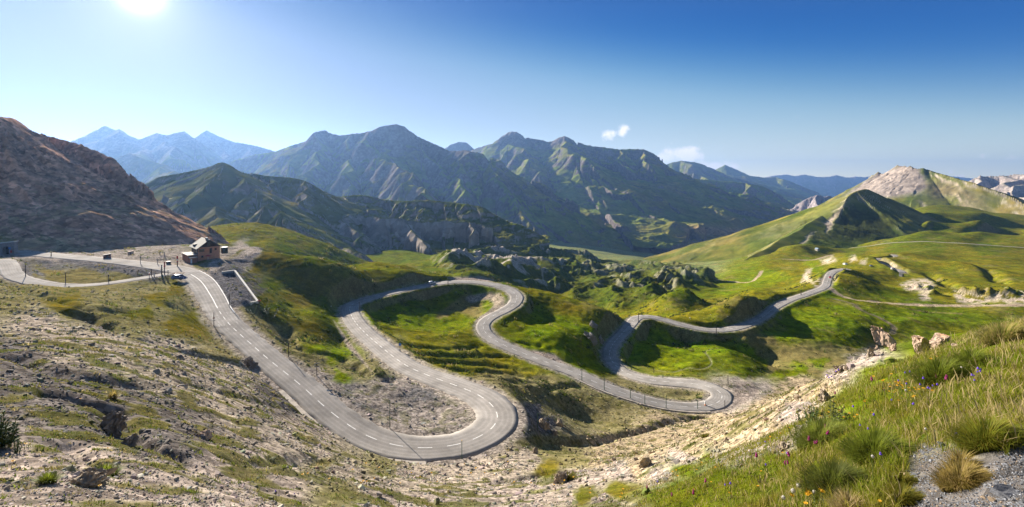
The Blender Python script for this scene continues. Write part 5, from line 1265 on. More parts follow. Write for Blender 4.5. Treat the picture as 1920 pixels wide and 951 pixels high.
# motorcycle
s_c = road_s(1552, 529); mp = Vector(on_road(s_c, 1.2, .03))
mc = thing('motorcycle', 'dark motorcycle with rider following the small red car', 'motorcycle', mp, hd)
for x in (-.62, .62):
    bm = bm_new(); bm_tube(bm, (x, -.07, .32), (x, .07, .32), .32, n=14); bm_obj('wheel', bm, mt_black, mc)
bm = bm_new(); bm_path(bm, [(-.5, 0, .55), (-.2, 0, .8), (.2, 0, .85), (.5, 0, .9)], [.1, .17, .2, .1]); bm_obj('body', bm, mt_dgreen, mc, True)
bm = bm_new(); bm_tube(bm, (.6, 0, .35), (.42, 0, 1.0), .04); bm_tube(bm, (.42, -.35, 1.05), (.42, .35, 1.05), .03); bm_obj('handlebar', bm, mt_steel, mc)

# ------------------------------------------------------------------ people
def body(joints, edges, radii, mat, name, parent=None):
    me = bpy.data.meshes.new(name); me.from_pydata(joints, edges, []); o = bpy.data.objects.new(name, me); COL.objects.link(o)
    md = o.modifiers.new('skin', 'SKIN'); sv = me.skin_vertices[0].data if me.skin_vertices else None
    if sv is None:
        bm = bmesh.new(); bm.from_mesh(me); bm.verts.layers.skin.verify(); bm.to_mesh(me); bm.free(); sv = me.skin_vertices[0].data
    for i, r in enumerate(radii): sv[i].radius = (r, r)
    sv[0].use_root = True
    ss = o.modifiers.new('sub', 'SUBSURF'); ss.levels = 1; ss.render_levels = 2
    me.materials.append(mat)
    if parent: o.parent = parent
    return o
def person(label, p, heading, shirt, seated=False, cap_m=None):
    if seated:
        J = [(0,0,.92),(.08,0,1.12),(.2,0,1.36),(.26,0,1.46),(.34,0,1.6),(.22,.17,1.36),(.34,.27,1.16),(.46,.28,1.06),(.22,-.17,1.36),(.34,-.27,1.16),(.46,-.28,1.06),(.02,.1,.88),(.32,.15,.72),(.1,.16,.36),(.22,.17,.3),(.02,-.1,.88),(.32,-.15,.72),(.1,-.16,.36),(.22,-.17,.3)]
    else:
        J = [(0,0,.95),(.0,0,1.15),(.0,0,1.38),(.01,0,1.5),(.03,0,1.64),(0,.19,1.38),(.03,.25,1.12),(.16,.22,.95),(0,-.19,1.38),(.05,-.25,1.12),(.2,-.2,1.0),(0,.1,.88),(.03,.11,.48),(0,.12,.07),(.14,.13,.04),(0,-.1,.88),(.05,-.11,.48),(.02,-.12,.07),(.15,-.13,.04)]
    E = [(0,1),(1,2),(2,3),(3,4),(2,5),(5,6),(6,7),(2,8),(8,9),(9,10),(0,11),(11,12),(12,13),(13,14),(0,15),(15,16),(16,17),(17,18)]
    Rr = [.13,.12,.14,.055,.1,.06,.045,.035,.06,.045,.035,.085,.06,.042,.04,.085,.06,.042,.04]
    t = thing('person', label, 'person', p, heading)
    body(J, E, Rr, shirt, 'body', t)
    bm = bm_new(); bmesh.ops.create_uvsphere(bm, u_segments=12, v_segments=8, radius=.125); bmesh.ops.transform(bm, matrix=Matrix.Translation((J[4][0], 0, J[4][2] + .05)) @ Matrix.Diagonal((1.1, .9, .75, 1)), verts=bm.verts); bm_obj('helmet', bm, cap_m or mt_white, t, True)
    return t
def bicycle(label, p, heading, fm):
    t = thing('bicycle', label, 'bicycle', p, heading)
    for x in (-.5, .5):
        bm = bm_new(); n = 18
        bm_path(bm, [(x + .33 * math.cos(a), 0, .34 + .33 * math.sin(a)) for a in np.linspace(0, 2 * math.pi, n)], [.025] * n, 5); bm_obj('wheel', bm, mt_black, t)
    bm = bm_new()
    for a, b in (((-.5, 0, .34), (-.12, 0, .85)), ((-.12, 0, .85), (.36, 0, .85)), ((.36, 0, .85), (.02, 0, .32)), ((.02, 0, .32), (-.12, 0, .85)), ((.02, 0, .32), (-.5, 0, .34)), ((.5, 0, .34), (.34, 0, .95))): bm_tube(bm, a, b, .025, n=6)
    bm_obj('frame', bm, fm, t)
    bm = bm_new(); bm_tube(bm, (.4, -.22, .98), (.4, .22, .98), .02); bm_obj('handlebar', bm, mt_black, t)
    bm = bm_new(); bm_box(bm, (-.15, 0, .93), (.26, .12, .06), bev=.02); bm_obj('saddle', bm, mt_black, t)
    return t
pa = locate(289, 523.5, 110); bicycle('bicycle held beside the road sign cluster at the junction', pa + Vector((.5, -.25, 0)), .2, mt_steel)
person('person in a pale top standing with a bicycle at the side road junction', pa, .2, simple('pale_shirt', (.55,.5,.47), .9))
pb = locate(304.5, 524.5, 110); bicycle('dark green bicycle beside the person in green at the junction', pb + Vector((.5, -.3, 0)), 2.6, mt_green)
person('person in dark green standing with a bicycle under the round signs', pb, 2.6, simple('green_jacket', (.04,.14,.12), .9), cap_m=mt_dark)
person('person riding the dark motorcycle far up the road', mp, hd, simple('dark_leathers', (.03,.03,.04), .6), True)

# ------------------------------------------------------------------ far small buildings
def house(label, px, py, ymin, w, d, h, rz, wm, rm, ymax=1e9):
    p = locate(px, py, ymin, ymax); t = thing('house', label, 'house', p, rz)
    bm = bm_new(); bm_box(bm, (0, 0, h / 2 - 1), (w, d, h + 2)); bm_obj('wall', bm, wm, t)
    bm = bm_new(); bm_prism(bm, [(-w * .56, h - .1), (w * .56, h - .1), (0, h + w * .32)], d * 1.1, Matrix.Translation((0, -d * .55, 0))); bm_obj('roof', bm, rm, t)
    bm = bm_new(); bm_box(bm, (.2 * w, -d / 2, h * .5), (.18 * w, .12, h * .3)); bm_obj('window', bm, mt_glass, t)
    bm = bm_new(); bm_box(bm, (-.2 * w, -d / 2, h * .32), (.18 * w, .12, h * .6)); bm_obj('door', bm, mt_dark, t)
    return t
house('small bluish hut on the pale track left of the dark hill', 1532, 470, 600, 6, 5, 3.5, .4, mt_flat, simple('blue_roof', (.3,.38,.45), .5))
house('white farmhouse far down on the valley floor', 1253, 481.5, 1000, 13, 9, 6, .3, mt_white, mt_flat)
house('pale barn right of the white farmhouse on the valley floor', 1262, 482.5, 1000, 10, 7, 5, .9, mt_flat, mt_roof)
house('low stone hut below the end of the zigzag road', 1690, 518, 420, 4, 3, 2.2, .5, mt_stone, mt_roof)
# ------------------------------------------------------------------ rocks
def rock_mat(name, col, lichen=None):
    m, t, b = new_mat(name); b.inputs['Roughness'].default_value = .95; b.inputs['Specular IOR Level'].default_value = .1
    tc = N(t, 'ShaderNodeTexCoord')
    n1 = N(t, 'ShaderNodeTexNoise'); n1.inputs['Scale'].default_value = 3.5; n1.inputs['Detail'].default_value = 10; n1.inputs['Roughness'].default_value = .7
    L(t, tc.outputs['Object'], n1.inputs['Vector'])
    mr = N(t, 'ShaderNodeMapRange'); mr.inputs[1].default_value = .3; mr.inputs[2].default_value = .7; mr.inputs[3].default_value = .55; mr.inputs[4].default_value = 1.35; L(t, n1.outputs[0], mr.inputs[0])
    v = t.nodes.new('ShaderNodeVectorMath'); v.operation = 'SCALE'; v.inputs[0].default_value = col; L(t, mr.outputs[0], v.inputs['Scale'])
    outc = v.outputs[0]
    if lichen:
        n2 = N(t, 'ShaderNodeTexNoise'); n2.inputs['Scale'].default_value = 1.6; n2.inputs['Detail'].default_value = 8; L(t, tc.outputs['Object'], n2.inputs['Vector'])
        sz_ = N(t, 'ShaderNodeSeparateXYZ'); L(t, tc.outputs['Generated'], sz_.inputs[0])
        mk = math_node(t, 'MULTIPLY', math_node(t, 'SUBTRACT', math_node(t, 'ADD', n2.outputs[0], math_node(t, 'MULTIPLY', sz_.outputs[2], .55)), 1.0), 5.0, True)
        mx = N(t, 'ShaderNodeMix', data_type='RGBA'); L(t, mk, mx.inputs[0]); L(t, outc, mx.inputs[6]); mx.inputs[7].default_value = (*lichen, 1); outc = mx.outputs[2]
    L(t, outc, b.inputs['Base Color'])
    bp = N(t, 'ShaderNodeBump'); bp.inputs['Strength'].default_value = .8; bp.inputs['Distance'].default_value = .06; L(t, n1.outputs[0], bp.inputs['Height']); L(t, bp.outputs[0], b.inputs['Normal'])
    return m
mr_pale = rock_mat('pale_rock', (.44,.33,.25), (.40,.17,.06)); mr_tan = rock_mat('tan_rock', (.33,.27,.20)); mr_dark = rock_mat('dark_rock', (.24,.205,.175)); mr_cliff = rock_mat('grey_cliff', (.24,.23,.22)); mr_slate = rock_mat('slate', (.14,.145,.16))
mr_turf = simple('turf_cap', (.11,.095,.025), .95, var=.4, scale=12, bump=.8)
def hull_rock(pts, seed, rough=.12, cuts=2):
    r = np.random.default_rng(seed); bm = bmesh.new()
    for p in pts: bm.verts.new(p)
    res = bmesh.ops.convex_hull(bm, input=bm.verts); bmesh.ops.delete(bm, geom=[g for g in res['geom_interior'] if isinstance(g, bmesh.types.BMVert)], context='VERTS')
    sz_ = max(max(v.co[i] for v in bm.verts) - min(v.co[i] for v in bm.verts) for i in range(3))
    for _ in range(cuts):
        bmesh.ops.subdivide_edges(bm, edges=list(bm.edges), cuts=1, use_grid_fill=True)
        bmesh.ops.triangulate(bm, faces=list(bm.faces)); bm.normal_update()
        for v in bm.verts: v.co += v.normal * float(r.normal(0, rough * sz_ * .12))
        rough *= .6
    return bm
def blob_pts(sx, sy, sz_, seed, n=16):
    r = np.random.default_rng(seed); p = r.normal(size=(n, 3)); p /= np.linalg.norm(p, axis=1)[:, None]; p *= r.uniform(.75, 1.0, (n, 1))
    return [Vector((a[0] * sx, a[1] * sy, a[2] * sz_ + sz_ * .35)) for a in p]
def boulder(label, px, py, wpx, hpx, ymin, mat, seed, group=None, name='boulder', sink=.1):
    p = locate(px, py, ymin); w = wpx / F * p.y / 2; h = hpx / F * p.y / 1.35
    bm = hull_rock(blob_pts(w, w * .8, h, seed), seed, .55, 3)
    o = bm_obj(name, bm, mat); o.location = p - Vector((0, 0, h * sink)); o.rotation_euler = (0, 0, seed * 1.3); return tag(o, label, 'rock', group)
def slab(label, px, py, ymin, outline, thick, yaw, mat, seed, name='boulder'):
    """upright slab: outline in picture pixels around its foot, own thickness"""
    p = locate(px, py, ymin); k = p.y / F; r = np.random.default_rng(seed); pts = []
    for (x, z) in outline:
        for s_ in (-1, 1): pts.append(Vector((x * k + r.normal(0, .02), s_ * thick / 2 * r.uniform(.6, 1.0) + r.normal(0, .02), z * k)))
    bm = hull_rock(pts, seed, .30, 3); o = bm_obj(name, bm, mat); o.location = p; o.rotation_euler = (0, 0, yaw); return tag(o, label, 'rock')
s1 = slab('pointed pale rock with orange tip and turf cap, leftmost on the grassy shoulder', 1652, 648, 18, [(-14,32),(-10,34),(2,30),(22,14),(24,8),(14,-6),(0,-10),(-4,2),(-12,20)], .9, -1.0, mr_pale, 3)
bm = hull_rock([Vector((a * .03, b * .03, c * .03)) for a, b, c in ((-2,6,30),(8,-4,28),(26,-6,12),(28,6,8),(10,8,26),(14,0,14))], 5, .2, 2); tc_o = bm_obj('turf_cap', bm, mr_turf, s1)
slab('leaf shaped pale rock leaning left in the middle of the grassy shoulder', 1727, 668, 14, [(-13,36),(-8,40),(0,34),(10,24),(18,10),(14,2),(2,-6),(-6,10),(-14,24)], .5, .25, mr_pale, 7)
slab('slanting pinkish rock on the grassy shoulder right of the leaf shaped one', 1752, 656, 16, [(-6,0),(-2,12),(6,22),(16,28),(15,22),(9,8),(3,-3)], .45, .1, mr_pale, 9)
slab('thin pale rock fin behind the slanting pinkish rock', 1766, 644, 18, [(-4,-2),(4,10),(10,16),(10,11),(4,2),(0,-4)], .4, .1, mr_pale, 11)
boulder('low pale rock in the grass right of the upright rocks', 1790, 652, 16, 10, 14, mr_pale, 13)
boulder('small pale rock at the foot of the pointed rock', 1645, 655, 12, 8, 15, mr_pale, 15)
boulder('pale knobbly rock at the top of the stony strip', 1632, 668, 16, 18, 15, mr_tan, 17)
boulder('pale rock standing between the pointed and leaf shaped rocks', 1676, 658, 12, 16, 15, mr_pale, 19)
boulder('pinkish rock at the edge of the stony strip below the grass', 1573, 700, 18, 22, 15, mr_tan, 21)
boulder('jagged pale rock beside the purple flowers on the shoulder', 1546, 752, 24, 26, 12, mr_tan, 23)
boulder('flat tan rock in the grass left of the yellow thistles', 1468, 842, 28, 14, 8, mr_tan, 25)
boulder('rounded tan rock below the stony strip near the lower hillside', 1588, 694, 12, 12, 15, mr_tan, 27)
sl = hull_rock([Vector(v) for v in ((-.16,-.08,0),(.17,-.06,.0),(.19,.05,.0),(.05,.12,0),(-.15,.08,0),(-.13,-.07,.055),(.15,-.05,.05),(.17,.04,.045),(.04,.10,.05),(-.13,.07,.06))], 29, .1, 2)
so = bm_obj('slate_slab', sl, mr_slate); p = locate(1888, 928, 3); so.location = p + Vector((0, 0, .0)); so.rotation_euler = (.1, .05, .3); tag(so, 'flat dark slate slab lying on the gravel in the bottom right corner', 'rock')
boulder('small dark slate rock at the edge of the gravel beside the big tussock', 1766, 838, 16, 12, 4, mr_slate, 31)
boulder('flat pale slab among the scree on the left slope', 382, 820, 44, 14, 15, mr_pale, 33)
boulder('brown boulder at the left edge of the straight, first of a pair', 465, 684, 26, 16, 55, mr_dark, 35)
boulder('grey boulder at the left edge of the straight beside the brown one', 478, 688, 16, 12, 55, mr_dark, 37)
boulder('brown boulder alone on the upper part of the left scree slope', 337, 674, 18, 10, 30, mr_dark, 39)
boulder('large tan boulder right of the lowest hairpin beside the green pole', 1020, 800, 26, 20, 60, mr_tan, 43)
boulder('grey boulder in the heap right of the lowest hairpin', 1048, 797, 20, 18, 60, mr_tan, 45)
boulder('dark boulder of the heap right of the lowest hairpin, nearest the camera', 1040, 815, 18, 10, 60, mr_dark, 47)
boulder('reddish boulder in the hollow below the lowest hairpin', 1004, 850, 14, 12, 50, mr_tan, 49)
boulder('pointed tan rock at the grassy edge near the bottom of the picture', 1210, 876, 26, 24, 14, mr_tan, 51)
boulder('tan outcrop rock at the bottom centre with a grass cushion beside it', 1050, 905, 34, 26, 20, mr_tan, 53)
boulder('dark crag block under the grass tuft on the left slope', 215, 815, 40, 52, 12, mr_dark, 55)
boulder('lower dark crag block below the crag on the left slope', 245, 835, 36, 26, 12, mr_dark, 57)
boulder('reddish flat rock at the bottom left corner', 160, 908, 70, 20, 8, mr_tan, 63)
boulder('dark cliff boulder on the lit knoll above the third leg of road', 1104, 632, 30, 26, 150, mr_cliff, 65, sink=.55)
boulder('pale jagged outcrop on the knoll right of the dark cliff boulder', 1124, 634, 28, 28, 150, mr_cliff, 67, sink=.55)
boulder('small jagged outcrop at the top of the knoll above the dark cliff boulder', 1112, 612, 26, 16, 150, mr_cliff, 69, sink=.55)

# loose stones, one mesh of many
def scatter_mesh(name, label, proto_list, pos, scl, mats_col, mat, squash=(.5, 1.0), seed=1):
    r = np.random.default_rng(seed); vs_, fs_, cs_ = [], [], []; base = 0
    ids = r.integers(0, len(proto_list), len(pos))
    for k, (pv_, pf_) in enumerate(proto_list):
        sel = np.where(ids == k)[0]
        if len(sel) == 0: continue
        n = len(sel); a = r.uniform(0, 2 * np.pi, n); ca_, sa_ = np.cos(a), np.sin(a)
        sc_ = scl[sel][:, None] * r.uniform(.7, 1.3, (n, 3)); sc_[:, 2] *= r.uniform(squash[0], squash[1], n)
        p = pv_[None] * sc_[:, None, :]
        x = p[..., 0] * ca_[:, None] - p[..., 1] * sa_[:, None]; y = p[..., 0] * sa_[:, None] + p[..., 1] * ca_[:, None]
        q = np.stack([x, y, p[..., 2]], -1) + pos[sel][:, None, :]
        vs_.append(q.reshape(-1, 3)); fs_.append((pf_[None] + (np.arange(n) * len(pv_))[:, None, None] + base).reshape(-1, 3)); base += n * len(pv_)
        cs_.append(np.repeat(mats_col[sel], len(pv_), 0))
    o = np_mesh(name, np.concatenate(vs_), np.concatenate(fs_), mat, {'col': np.concatenate(cs_)}, smooth=False)
    return tag(o, label, kind='stuff')
def hull_np(seed, n=11):
    bm = bmesh.new()
    for p in blob_pts(.5, .42, .4, seed, n): bm.verts.new(p)
    res = bmesh.ops.convex_hull(bm, input=bm.verts); bmesh.ops.delete(bm, geom=[g for g in res['geom_interior'] if isinstance(g, bmesh.types.BMVert)], context='VERTS')
    bmesh.ops.triangulate(bm, faces=list(bm.faces)); bm.verts.index_update()
    v = np.array([x.co for x in bm.verts]); f = np.array([[x.index for x in q.verts] for q in bm.faces]); bm.free(); return v, f
PROTO = [hull_np(200 + i) for i in range(8)]
def vcol_mat(name, trans=0.0, rough=.9):
    m, t, b = new_mat(name); b.inputs['Roughness'].default_value = rough; b.inputs['Specular IOR Level'].default_value = .12
    ca_ = N(t, 'ShaderNodeVertexColor', layer_name='col'); L(t, ca_.outputs[0], b.inputs['Base Color'])
    if trans:
        tr = N(t, 'ShaderNodeBsdfTranslucent'); L(t, ca_.outputs[0], tr.inputs['Color'])
        mx = N(t, 'ShaderNodeMixShader'); mx.inputs[0].default_value = trans; L(t, b.outputs[0], mx.inputs[1]); L(t, tr.outputs[0], mx.inputs[2])
        L(t, mx.outputs[0], [n for n in t.nodes if n.type == 'OUTPUT_MATERIAL'][0].inputs['Surface'])
    return m
mat_stone = vcol_mat('loose_stone'); mat_blade = vcol_mat('grass_blade', .55, .6)
def sample_land(n, pxr, Yr, seed, power=1.0):
    r = np.random.default_rng(seed); px = r.uniform(*pxr, n); Y = np.exp(math.log(Yr[0]) + (math.log(Yr[1]) - math.log(Yr[0])) * r.random(n) ** power)
    X = (px - HX) / F * Y; Z = heights(X, Y); return px, HY - Z / Y * F, X, Y, Z
def grid_at(arr, px, Y):
    c = np.clip(np.searchsorted(cols_px, px), 0, C_ - 1); r = np.clip(np.searchsorted(ly, np.log(Y)), 0, R_ - 1); return arr[r, c]
road_gap = np.minimum(np.minimum(Dm, Dl), 1e6)
px, py, X, Y, Z = sample_land(108000, (-400, 1700), (6, 150), 301)
r = np.random.default_rng(302)
m0 = grid_at(mskg[..., 0], px, Y); gap = grid_at(road_gap, px, Y)
dens = .35 + .65 * sstep(-.3, .5, fbm(X / 9, Y / 9, 3, 303))
keep = (r.random(len(px)) < m0 * dens) & (gap > .5) & (py < 1000) & (py > 500)
px, py, X, Y, Z = [a[keep] for a in (px, py, X, Y, Z)]
size = np.minimum((.012 + .0065 * Y) * np.exp(r.normal(-.35, .55, len(X))), .9)
gc_ = grid_at(colg, px, Y); tone = np.exp(r.normal(.05, .28, len(X)))[:, None]
cst = np.clip(gc_ * tone * (1 + r.normal(0, .06, (len(X), 3))), .02, .6)
scatter_mesh('scree_stones', 'countless loose stones on the scree slopes', PROTO, np.stack([X, Y, Z - size * .08], 1), size, cst, mat_stone, seed=304)
print('stones', len(X))
# gravel in the bottom right corner
GRAVEL = [(1690,960),(1690,900),(1720,862),(1700,850),(1740,836),(1780,846),(1850,880),(1880,850),(1930,812),(2000,790),(2700,720),(2700,1100),(1690,1100)]
px, py, X, Y, Z = sample_land(110000, (1640, 2450), (2.6, 8.5), 311)
r = np.random.default_rng(312); w = poly_mask(GRAVEL, px, py, 6); keep = (r.random(len(px)) < w * .75 + .02)
px, py, X, Y, Z = [a[keep] for a in (px, py, X, Y, Z)]
size = np.clip(.02 * np.exp(r.normal(0, .5, len(X))), .006, .10)
tone = np.exp(r.normal(0, .38, len(X)))[:, None]; hue = r.random(len(X))[:, None]
cst = np.clip(np.where(hue < .16, np.array([[.21,.16,.11]]), np.array([[.135,.14,.152]])) * tone, .02, .6)
scatter_mesh('gravel', 'grey gravel in the bottom right corner', PROTO, np.stack([X, Y, Z - size * .05], 1), size, cst, mat_stone, seed=313)
print('gravel', len(X))

# ------------------------------------------------------------------ grass
def blades(name, label, X, Y, Z, h, w, lean, col, tipcol, seed, parent=None, head=None, as_thing=None):
    r = np.random.default_rng(seed); n = len(X); a = r.uniform(0, 2 * np.pi, n); b = r.uniform(0, 2 * np.pi, n)
    dx, dy = np.cos(a), np.sin(a); lx, ly_ = np.cos(b) * lean * h, np.sin(b) * lean * h
    root = np.stack([X, Y, Z - .01], 1); side = np.stack([dx * w, dy * w, np.zeros(n)], 1) * .5
    mid = root + np.stack([lx * .35, ly_ * .35, h * .55], 1); tip = root + np.stack([lx, ly_, h * (1 - .25 * lean)], 1)
    hw = .85 if head is None else head
    co = np.stack([root - side, root + side, mid - side * hw, mid + side * hw, tip], 1)
    idx = np.array([[0, 1, 3], [0, 3, 2], [2, 3, 4]]); f = (idx[None] + (np.arange(n) * 5)[:, None, None]).reshape(-1, 3)
    cc = np.stack([col * .8, col * .8, col, col, tipcol], 1).reshape(-1, 3)
    o = np_mesh(name, co.reshape(-1, 3), f, mat_blade, {'col': np.clip(cc, .005, .7)}, smooth=False)
    if parent: o.parent = parent
    return o
GRASS = [(1205,900),(1250,872),(1300,856),(1390,838),(1440,805),(1480,790),(1505,768),(1530,745),(1560,728),(1600,712),(1650,690),(1690,680),(1735,664),(1800,634),(1870,612),(1960,588),(2080,575),(2700,520),(2700,700),(2080,770),(1930,822),(1890,850),(1860,842),(1800,850),(1740,838),(1690,858),(1700,880),(1688,905),(1688,960),(1190,965)]
def grass_field(n, pxr, Yr, seed, hmul=1.0, thr=None):
    px, py, X, Y, Z = sample_land(n, pxr, Yr, seed); r = np.random.default_rng(seed + 1)
    w = poly_mask(GRASS, px + 14 * fbm(X / 1.1, Y / 1.1, 3, 321), py + 8 * fbm(X / .9, Y / .9, 3, 322), 7)
    cl = fbm(X / .8, Y / .8, 3, 323); big = fbm(X / 3.0, Y / 3.0, 3, 324)
    edge = sstep(1250, 1560, px)
    d_ = np.clip(w * (.35 + .65 * sstep(-.45, .15, cl + .5 * big)) * (.5 + .5 * edge), 0, 1)
    keep = r.random(n) < d_
    return [a[keep] for a in (px, py, X, Y, Z, cl, big, edge)], r
(px, py, X, Y, Z, cl, big, edge), r = grass_field(330000, (1150, 2500), (3.2, 27), 331)
n = len(X); print('blades', n)
h = (.05 + .10 * sstep(-.3, .6, cl) + .06 * edge) * np.exp(r.normal(0, .35, n)) * (1 + .25 * sstep(-.1, .5, big))
w = np.clip(.0035 + .0007 * Y, .005, .018) * r.uniform(.7, 1.3, n)
mixv = np.clip(.5 + .45 * big + r.normal(0, .22, n), 0, 1)[:, None]
green = np.array([[.125,.185,.010]]) * mixv + np.array([[.235,.225,.022]]) * (1 - mixv)
dry = (r.random(n) < (.09 + .30 * sstep(.1, .6, fbm(X / 2.2, Y / 2.2, 3, 326)) + .3 * sstep(690, 620, py)))[:, None]
straw = np.array([[.40,.31,.14]]) * r.uniform(.7, 1.2, (n, 1))
pt = sstep(-.25, .45, fbm(X / 1.6, Y / 1.6, 3, 327))[:, None]; green = green * (1 - pt) + np.array([[.20,.165,.025]]) * np.exp(r.normal(0, .15, (n, 1))) * pt * .75 + green * pt * .25
col = np.where(dry, straw, green * np.exp(r.normal(0, .18, (n, 1)))); tip = np.where(dry, straw * 1.25, col * 1.2)
tag(blades('grass', '', X, Y, Z, h, w, r.uniform(.15, .75, n), col, tip, 332), 'tall meadow grass on the slope at the lower right', kind='stuff')
# flowering stalks
(px, py, X, Y, Z, cl, big, edge), r = grass_field(24000, (1230, 2500), (3.2, 25), 341)
keep = r.random(len(X)) < (.10 + .5 * sstep(1600, 1850, px)); X, Y, Z, px, py = [a[keep] for a in (X, Y, Z, px, py)]; n = len(X)
h = (.16 + .16 * sstep(1450, 1800, px)) * np.exp(r.normal(0, .25, n)); st = np.array([[.48,.38,.18]]) * r.uniform(.7, 1.25, (n, 1))
tag(blades('seed_stalks', '', X, Y, Z, h, np.clip(.003 + .0008 * Y, .004, .016), r.uniform(.15, .6, n), st * .8, st * 1.2, 342, head=1.8), 'dry flowering grass stalks above the meadow grass', kind='stuff')
# tufts dotted over the stony slopes and rough grass at the roadside
px, py, X, Y, Z = sample_land(70000, (-400, 1990), (6, 420), 351); r = np.random.default_rng(352)
tf = grid_at(tuft, px, Y); gap = grid_at(road_gap, px, Y); g0 = grid_at(mskg[..., 1], px, Y)
keep = (r.random(len(px)) < .10 + .7 * tf + .35 * g0 * sstep(-.2, .4, fbm(X / 14, Y / 14, 3, 354))) & (gap > .8) & (py < 1000) & ((px < 1640) | (Y > 200)); px, py, X, Y, Z = [a[keep] for a in (px, py, X, Y, Z)]
k = 9; n0 = len(X); sz_ = (.03 + .0023 * Y) * np.exp(r.normal(0, .35, n0))
Xb = np.repeat(X, k) + r.normal(0, 1, n0 * k) * np.repeat(sz_, k) * .75; Yb = np.repeat(Y, k) + r.normal(0, 1, n0 * k) * np.repeat(sz_, k) * .75
ok = Yb > 2.5; Xb, Yb = Xb[ok], Yb[ok]; szb = np.repeat(sz_, k)[ok]; Zb = heights(Xb, Yb); n = len(Xb)
pick = np.repeat(r.random(n0), k)[ok][:, None]
base = np.where(pick < .5, np.array([[.085,.105,.016]]), np.where(pick < .8, np.array([[.13,.12,.03]]), np.array([[.22,.18,.08]]))) * np.exp(r.normal(0, .2, (n, 1)))
tag(blades('grass_tufts', '', Xb, Yb, Zb, szb * r.uniform(.7, 1.5, n), szb * .28, r.uniform(.2, .9, n), base, base * 1.2, 353), 'small grass tufts scattered over the scree slopes', kind='stuff')
print('tufts', n)
# stones lying about the pastures and low dark shrubs on the steeper banks
px, py, X, Y, Z = sample_land(30000, (480, 1960), (95, 520), 361); r = np.random.default_rng(362)
g0 = grid_at(mskg[..., 1], px, Y); gap = grid_at(road_gap, px, Y)
keep = (r.random(len(px)) < .02 + .55 * sstep(.25, .7, fbm(X / 26, Y / 26, 3, 363))) & (gap > 1.0) & (g0 > .25) & (py > 470)
X, Y, Z = X[keep], Y[keep], Z[keep]; size = np.clip((.0016 * Y) * np.exp(r.normal(-.3, .5, len(X))), .1, 1.3)
cst = np.array([[.30,.275,.24]]) * np.exp(r.normal(0, .25, (len(X), 1)))
scatter_mesh('pasture_stones', 'pale stones scattered over the green pastures', PROTO, np.stack([X, Y, Z - size * .1], 1), size, np.clip(cst, .02, .6), mat_stone, seed=364)
px, py, X, Y, Z = sample_land(26000, (430, 1960), (90, 460), 371); r = np.random.default_rng(372)
sl_ = grid_at(slope, px, Y); gap = grid_at(road_gap, px, Y); g0 = grid_at(mskg[..., 1], px, Y)
keep = (r.random(len(px)) < .9 * sstep(.28, .55, sl_ + .25 * fbm(X / 12, Y / 12, 3, 373)) * sstep(-.1, .3, fbm(X / 20, Y / 20, 2, 374))) & (gap > 1.2) & (g0 > .3) & (py > 470)
X, Y = X[keep], Y[keep]; n0 = len(X); k = 12; sz_ = np.clip(.0030 * Y, .3, 1.1) * np.exp(r.normal(0, .35, n0))
Xb = np.repeat(X, k) + r.normal(0, 1, n0 * k) * np.repeat(sz_, k) * .5; Yb = np.repeat(Y, k) + r.normal(0, 1, n0 * k) * np.repeat(sz_, k) * .5
szb = np.repeat(sz_, k); Zb = heights(Xb, Yb); n = len(Xb); base = np.array([[.05,.068,.012]]) * np.exp(r.normal(0, .25, (n, 1)))
tag(blades('low_shrubs', '', Xb, Yb, Zb, szb * r.uniform(.5, 1.1, n), szb * .35, r.uniform(.2, .9, n), base, base * 1.3, 375), 'low dark shrubs on the steeper grassy banks', kind='stuff')
print('shrubs', n0, 'n', n)
# tussocks that stand out
def tussock(label, px, py, wpx, hpx, ymin, n, c0, c1, seed):
    n = int(n * .5)
    p = locate(px, py, ymin); k = p.y / F; r = np.random.default_rng(seed); rad = wpx * k / 2; hh = hpx * k
    a = r.uniform(0, 2 * np.pi, n); q = np.sqrt(r.random(n)); x = np.cos(a) * q * rad * .55; y = np.sin(a) * q * rad * .45
    Zt = heights(p.x + x, p.y + y) - p.z
    h = hh * (1 - .45 * q ** 2) * r.uniform(.7, 1.15, n); lean = .15 + .9 * q * r.uniform(.6, 1.2, n)
    root = np.stack([x, y, Zt - .02], 1); out = np.stack([np.cos(a + r.normal(0, .3, n)), np.sin(a + r.normal(0, .3, n))], 1)
    w = np.clip(.008 * np.ones(n) * p.y / 5.5, .006, .03) * r.uniform(.7, 1.3, n); side = np.stack([-out[:, 1] * w, out[:, 0] * w, np.zeros(n)], 1) * .5
    mid = root + np.stack([out[:, 0] * lean * h * .4, out[:, 1] * lean * h * .4, h * .6], 1); tip = root + np.stack([out[:, 0] * lean * h, out[:, 1] * lean * h, h * (1 - .28 * lean)], 1)
    co = np.stack([root - side, root + side, mid - side * .8, mid + side * .8, tip], 1)
    f = (np.array([[0, 1, 3], [0, 3, 2], [2, 3, 4]])[None] + (np.arange(n) * 5)[:, None, None]).reshape(-1, 3)
    m = r.random((n, 1)); col = np.array([c0]) * m + np.array([c1]) * (1 - m)
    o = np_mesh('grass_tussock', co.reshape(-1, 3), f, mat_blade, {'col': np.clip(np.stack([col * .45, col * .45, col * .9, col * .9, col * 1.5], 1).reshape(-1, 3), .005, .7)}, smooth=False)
    o.location = p; tag(o, label, 'grass tussock', 'grass tussocks on the foreground slope'); return o
OL, DG, ST, YG = (.20,.165,.022), (.11,.125,.016), (.42,.31,.13), (.18,.23,.025)
tussock('large olive grass tussock above the gravel at the right', 1850, 838, 112, 62, 4, 5200, OL, YG, 401)
tussock('low olive tussock with straw tips in the middle of the gravel', 1800, 908, 100, 44, 4, 3600, OL, ST, 402)
tussock('small olive tussock at the left edge of the gravel near the bottom', 1688, 944, 70, 40, 4, 2200, OL, DG, 403)
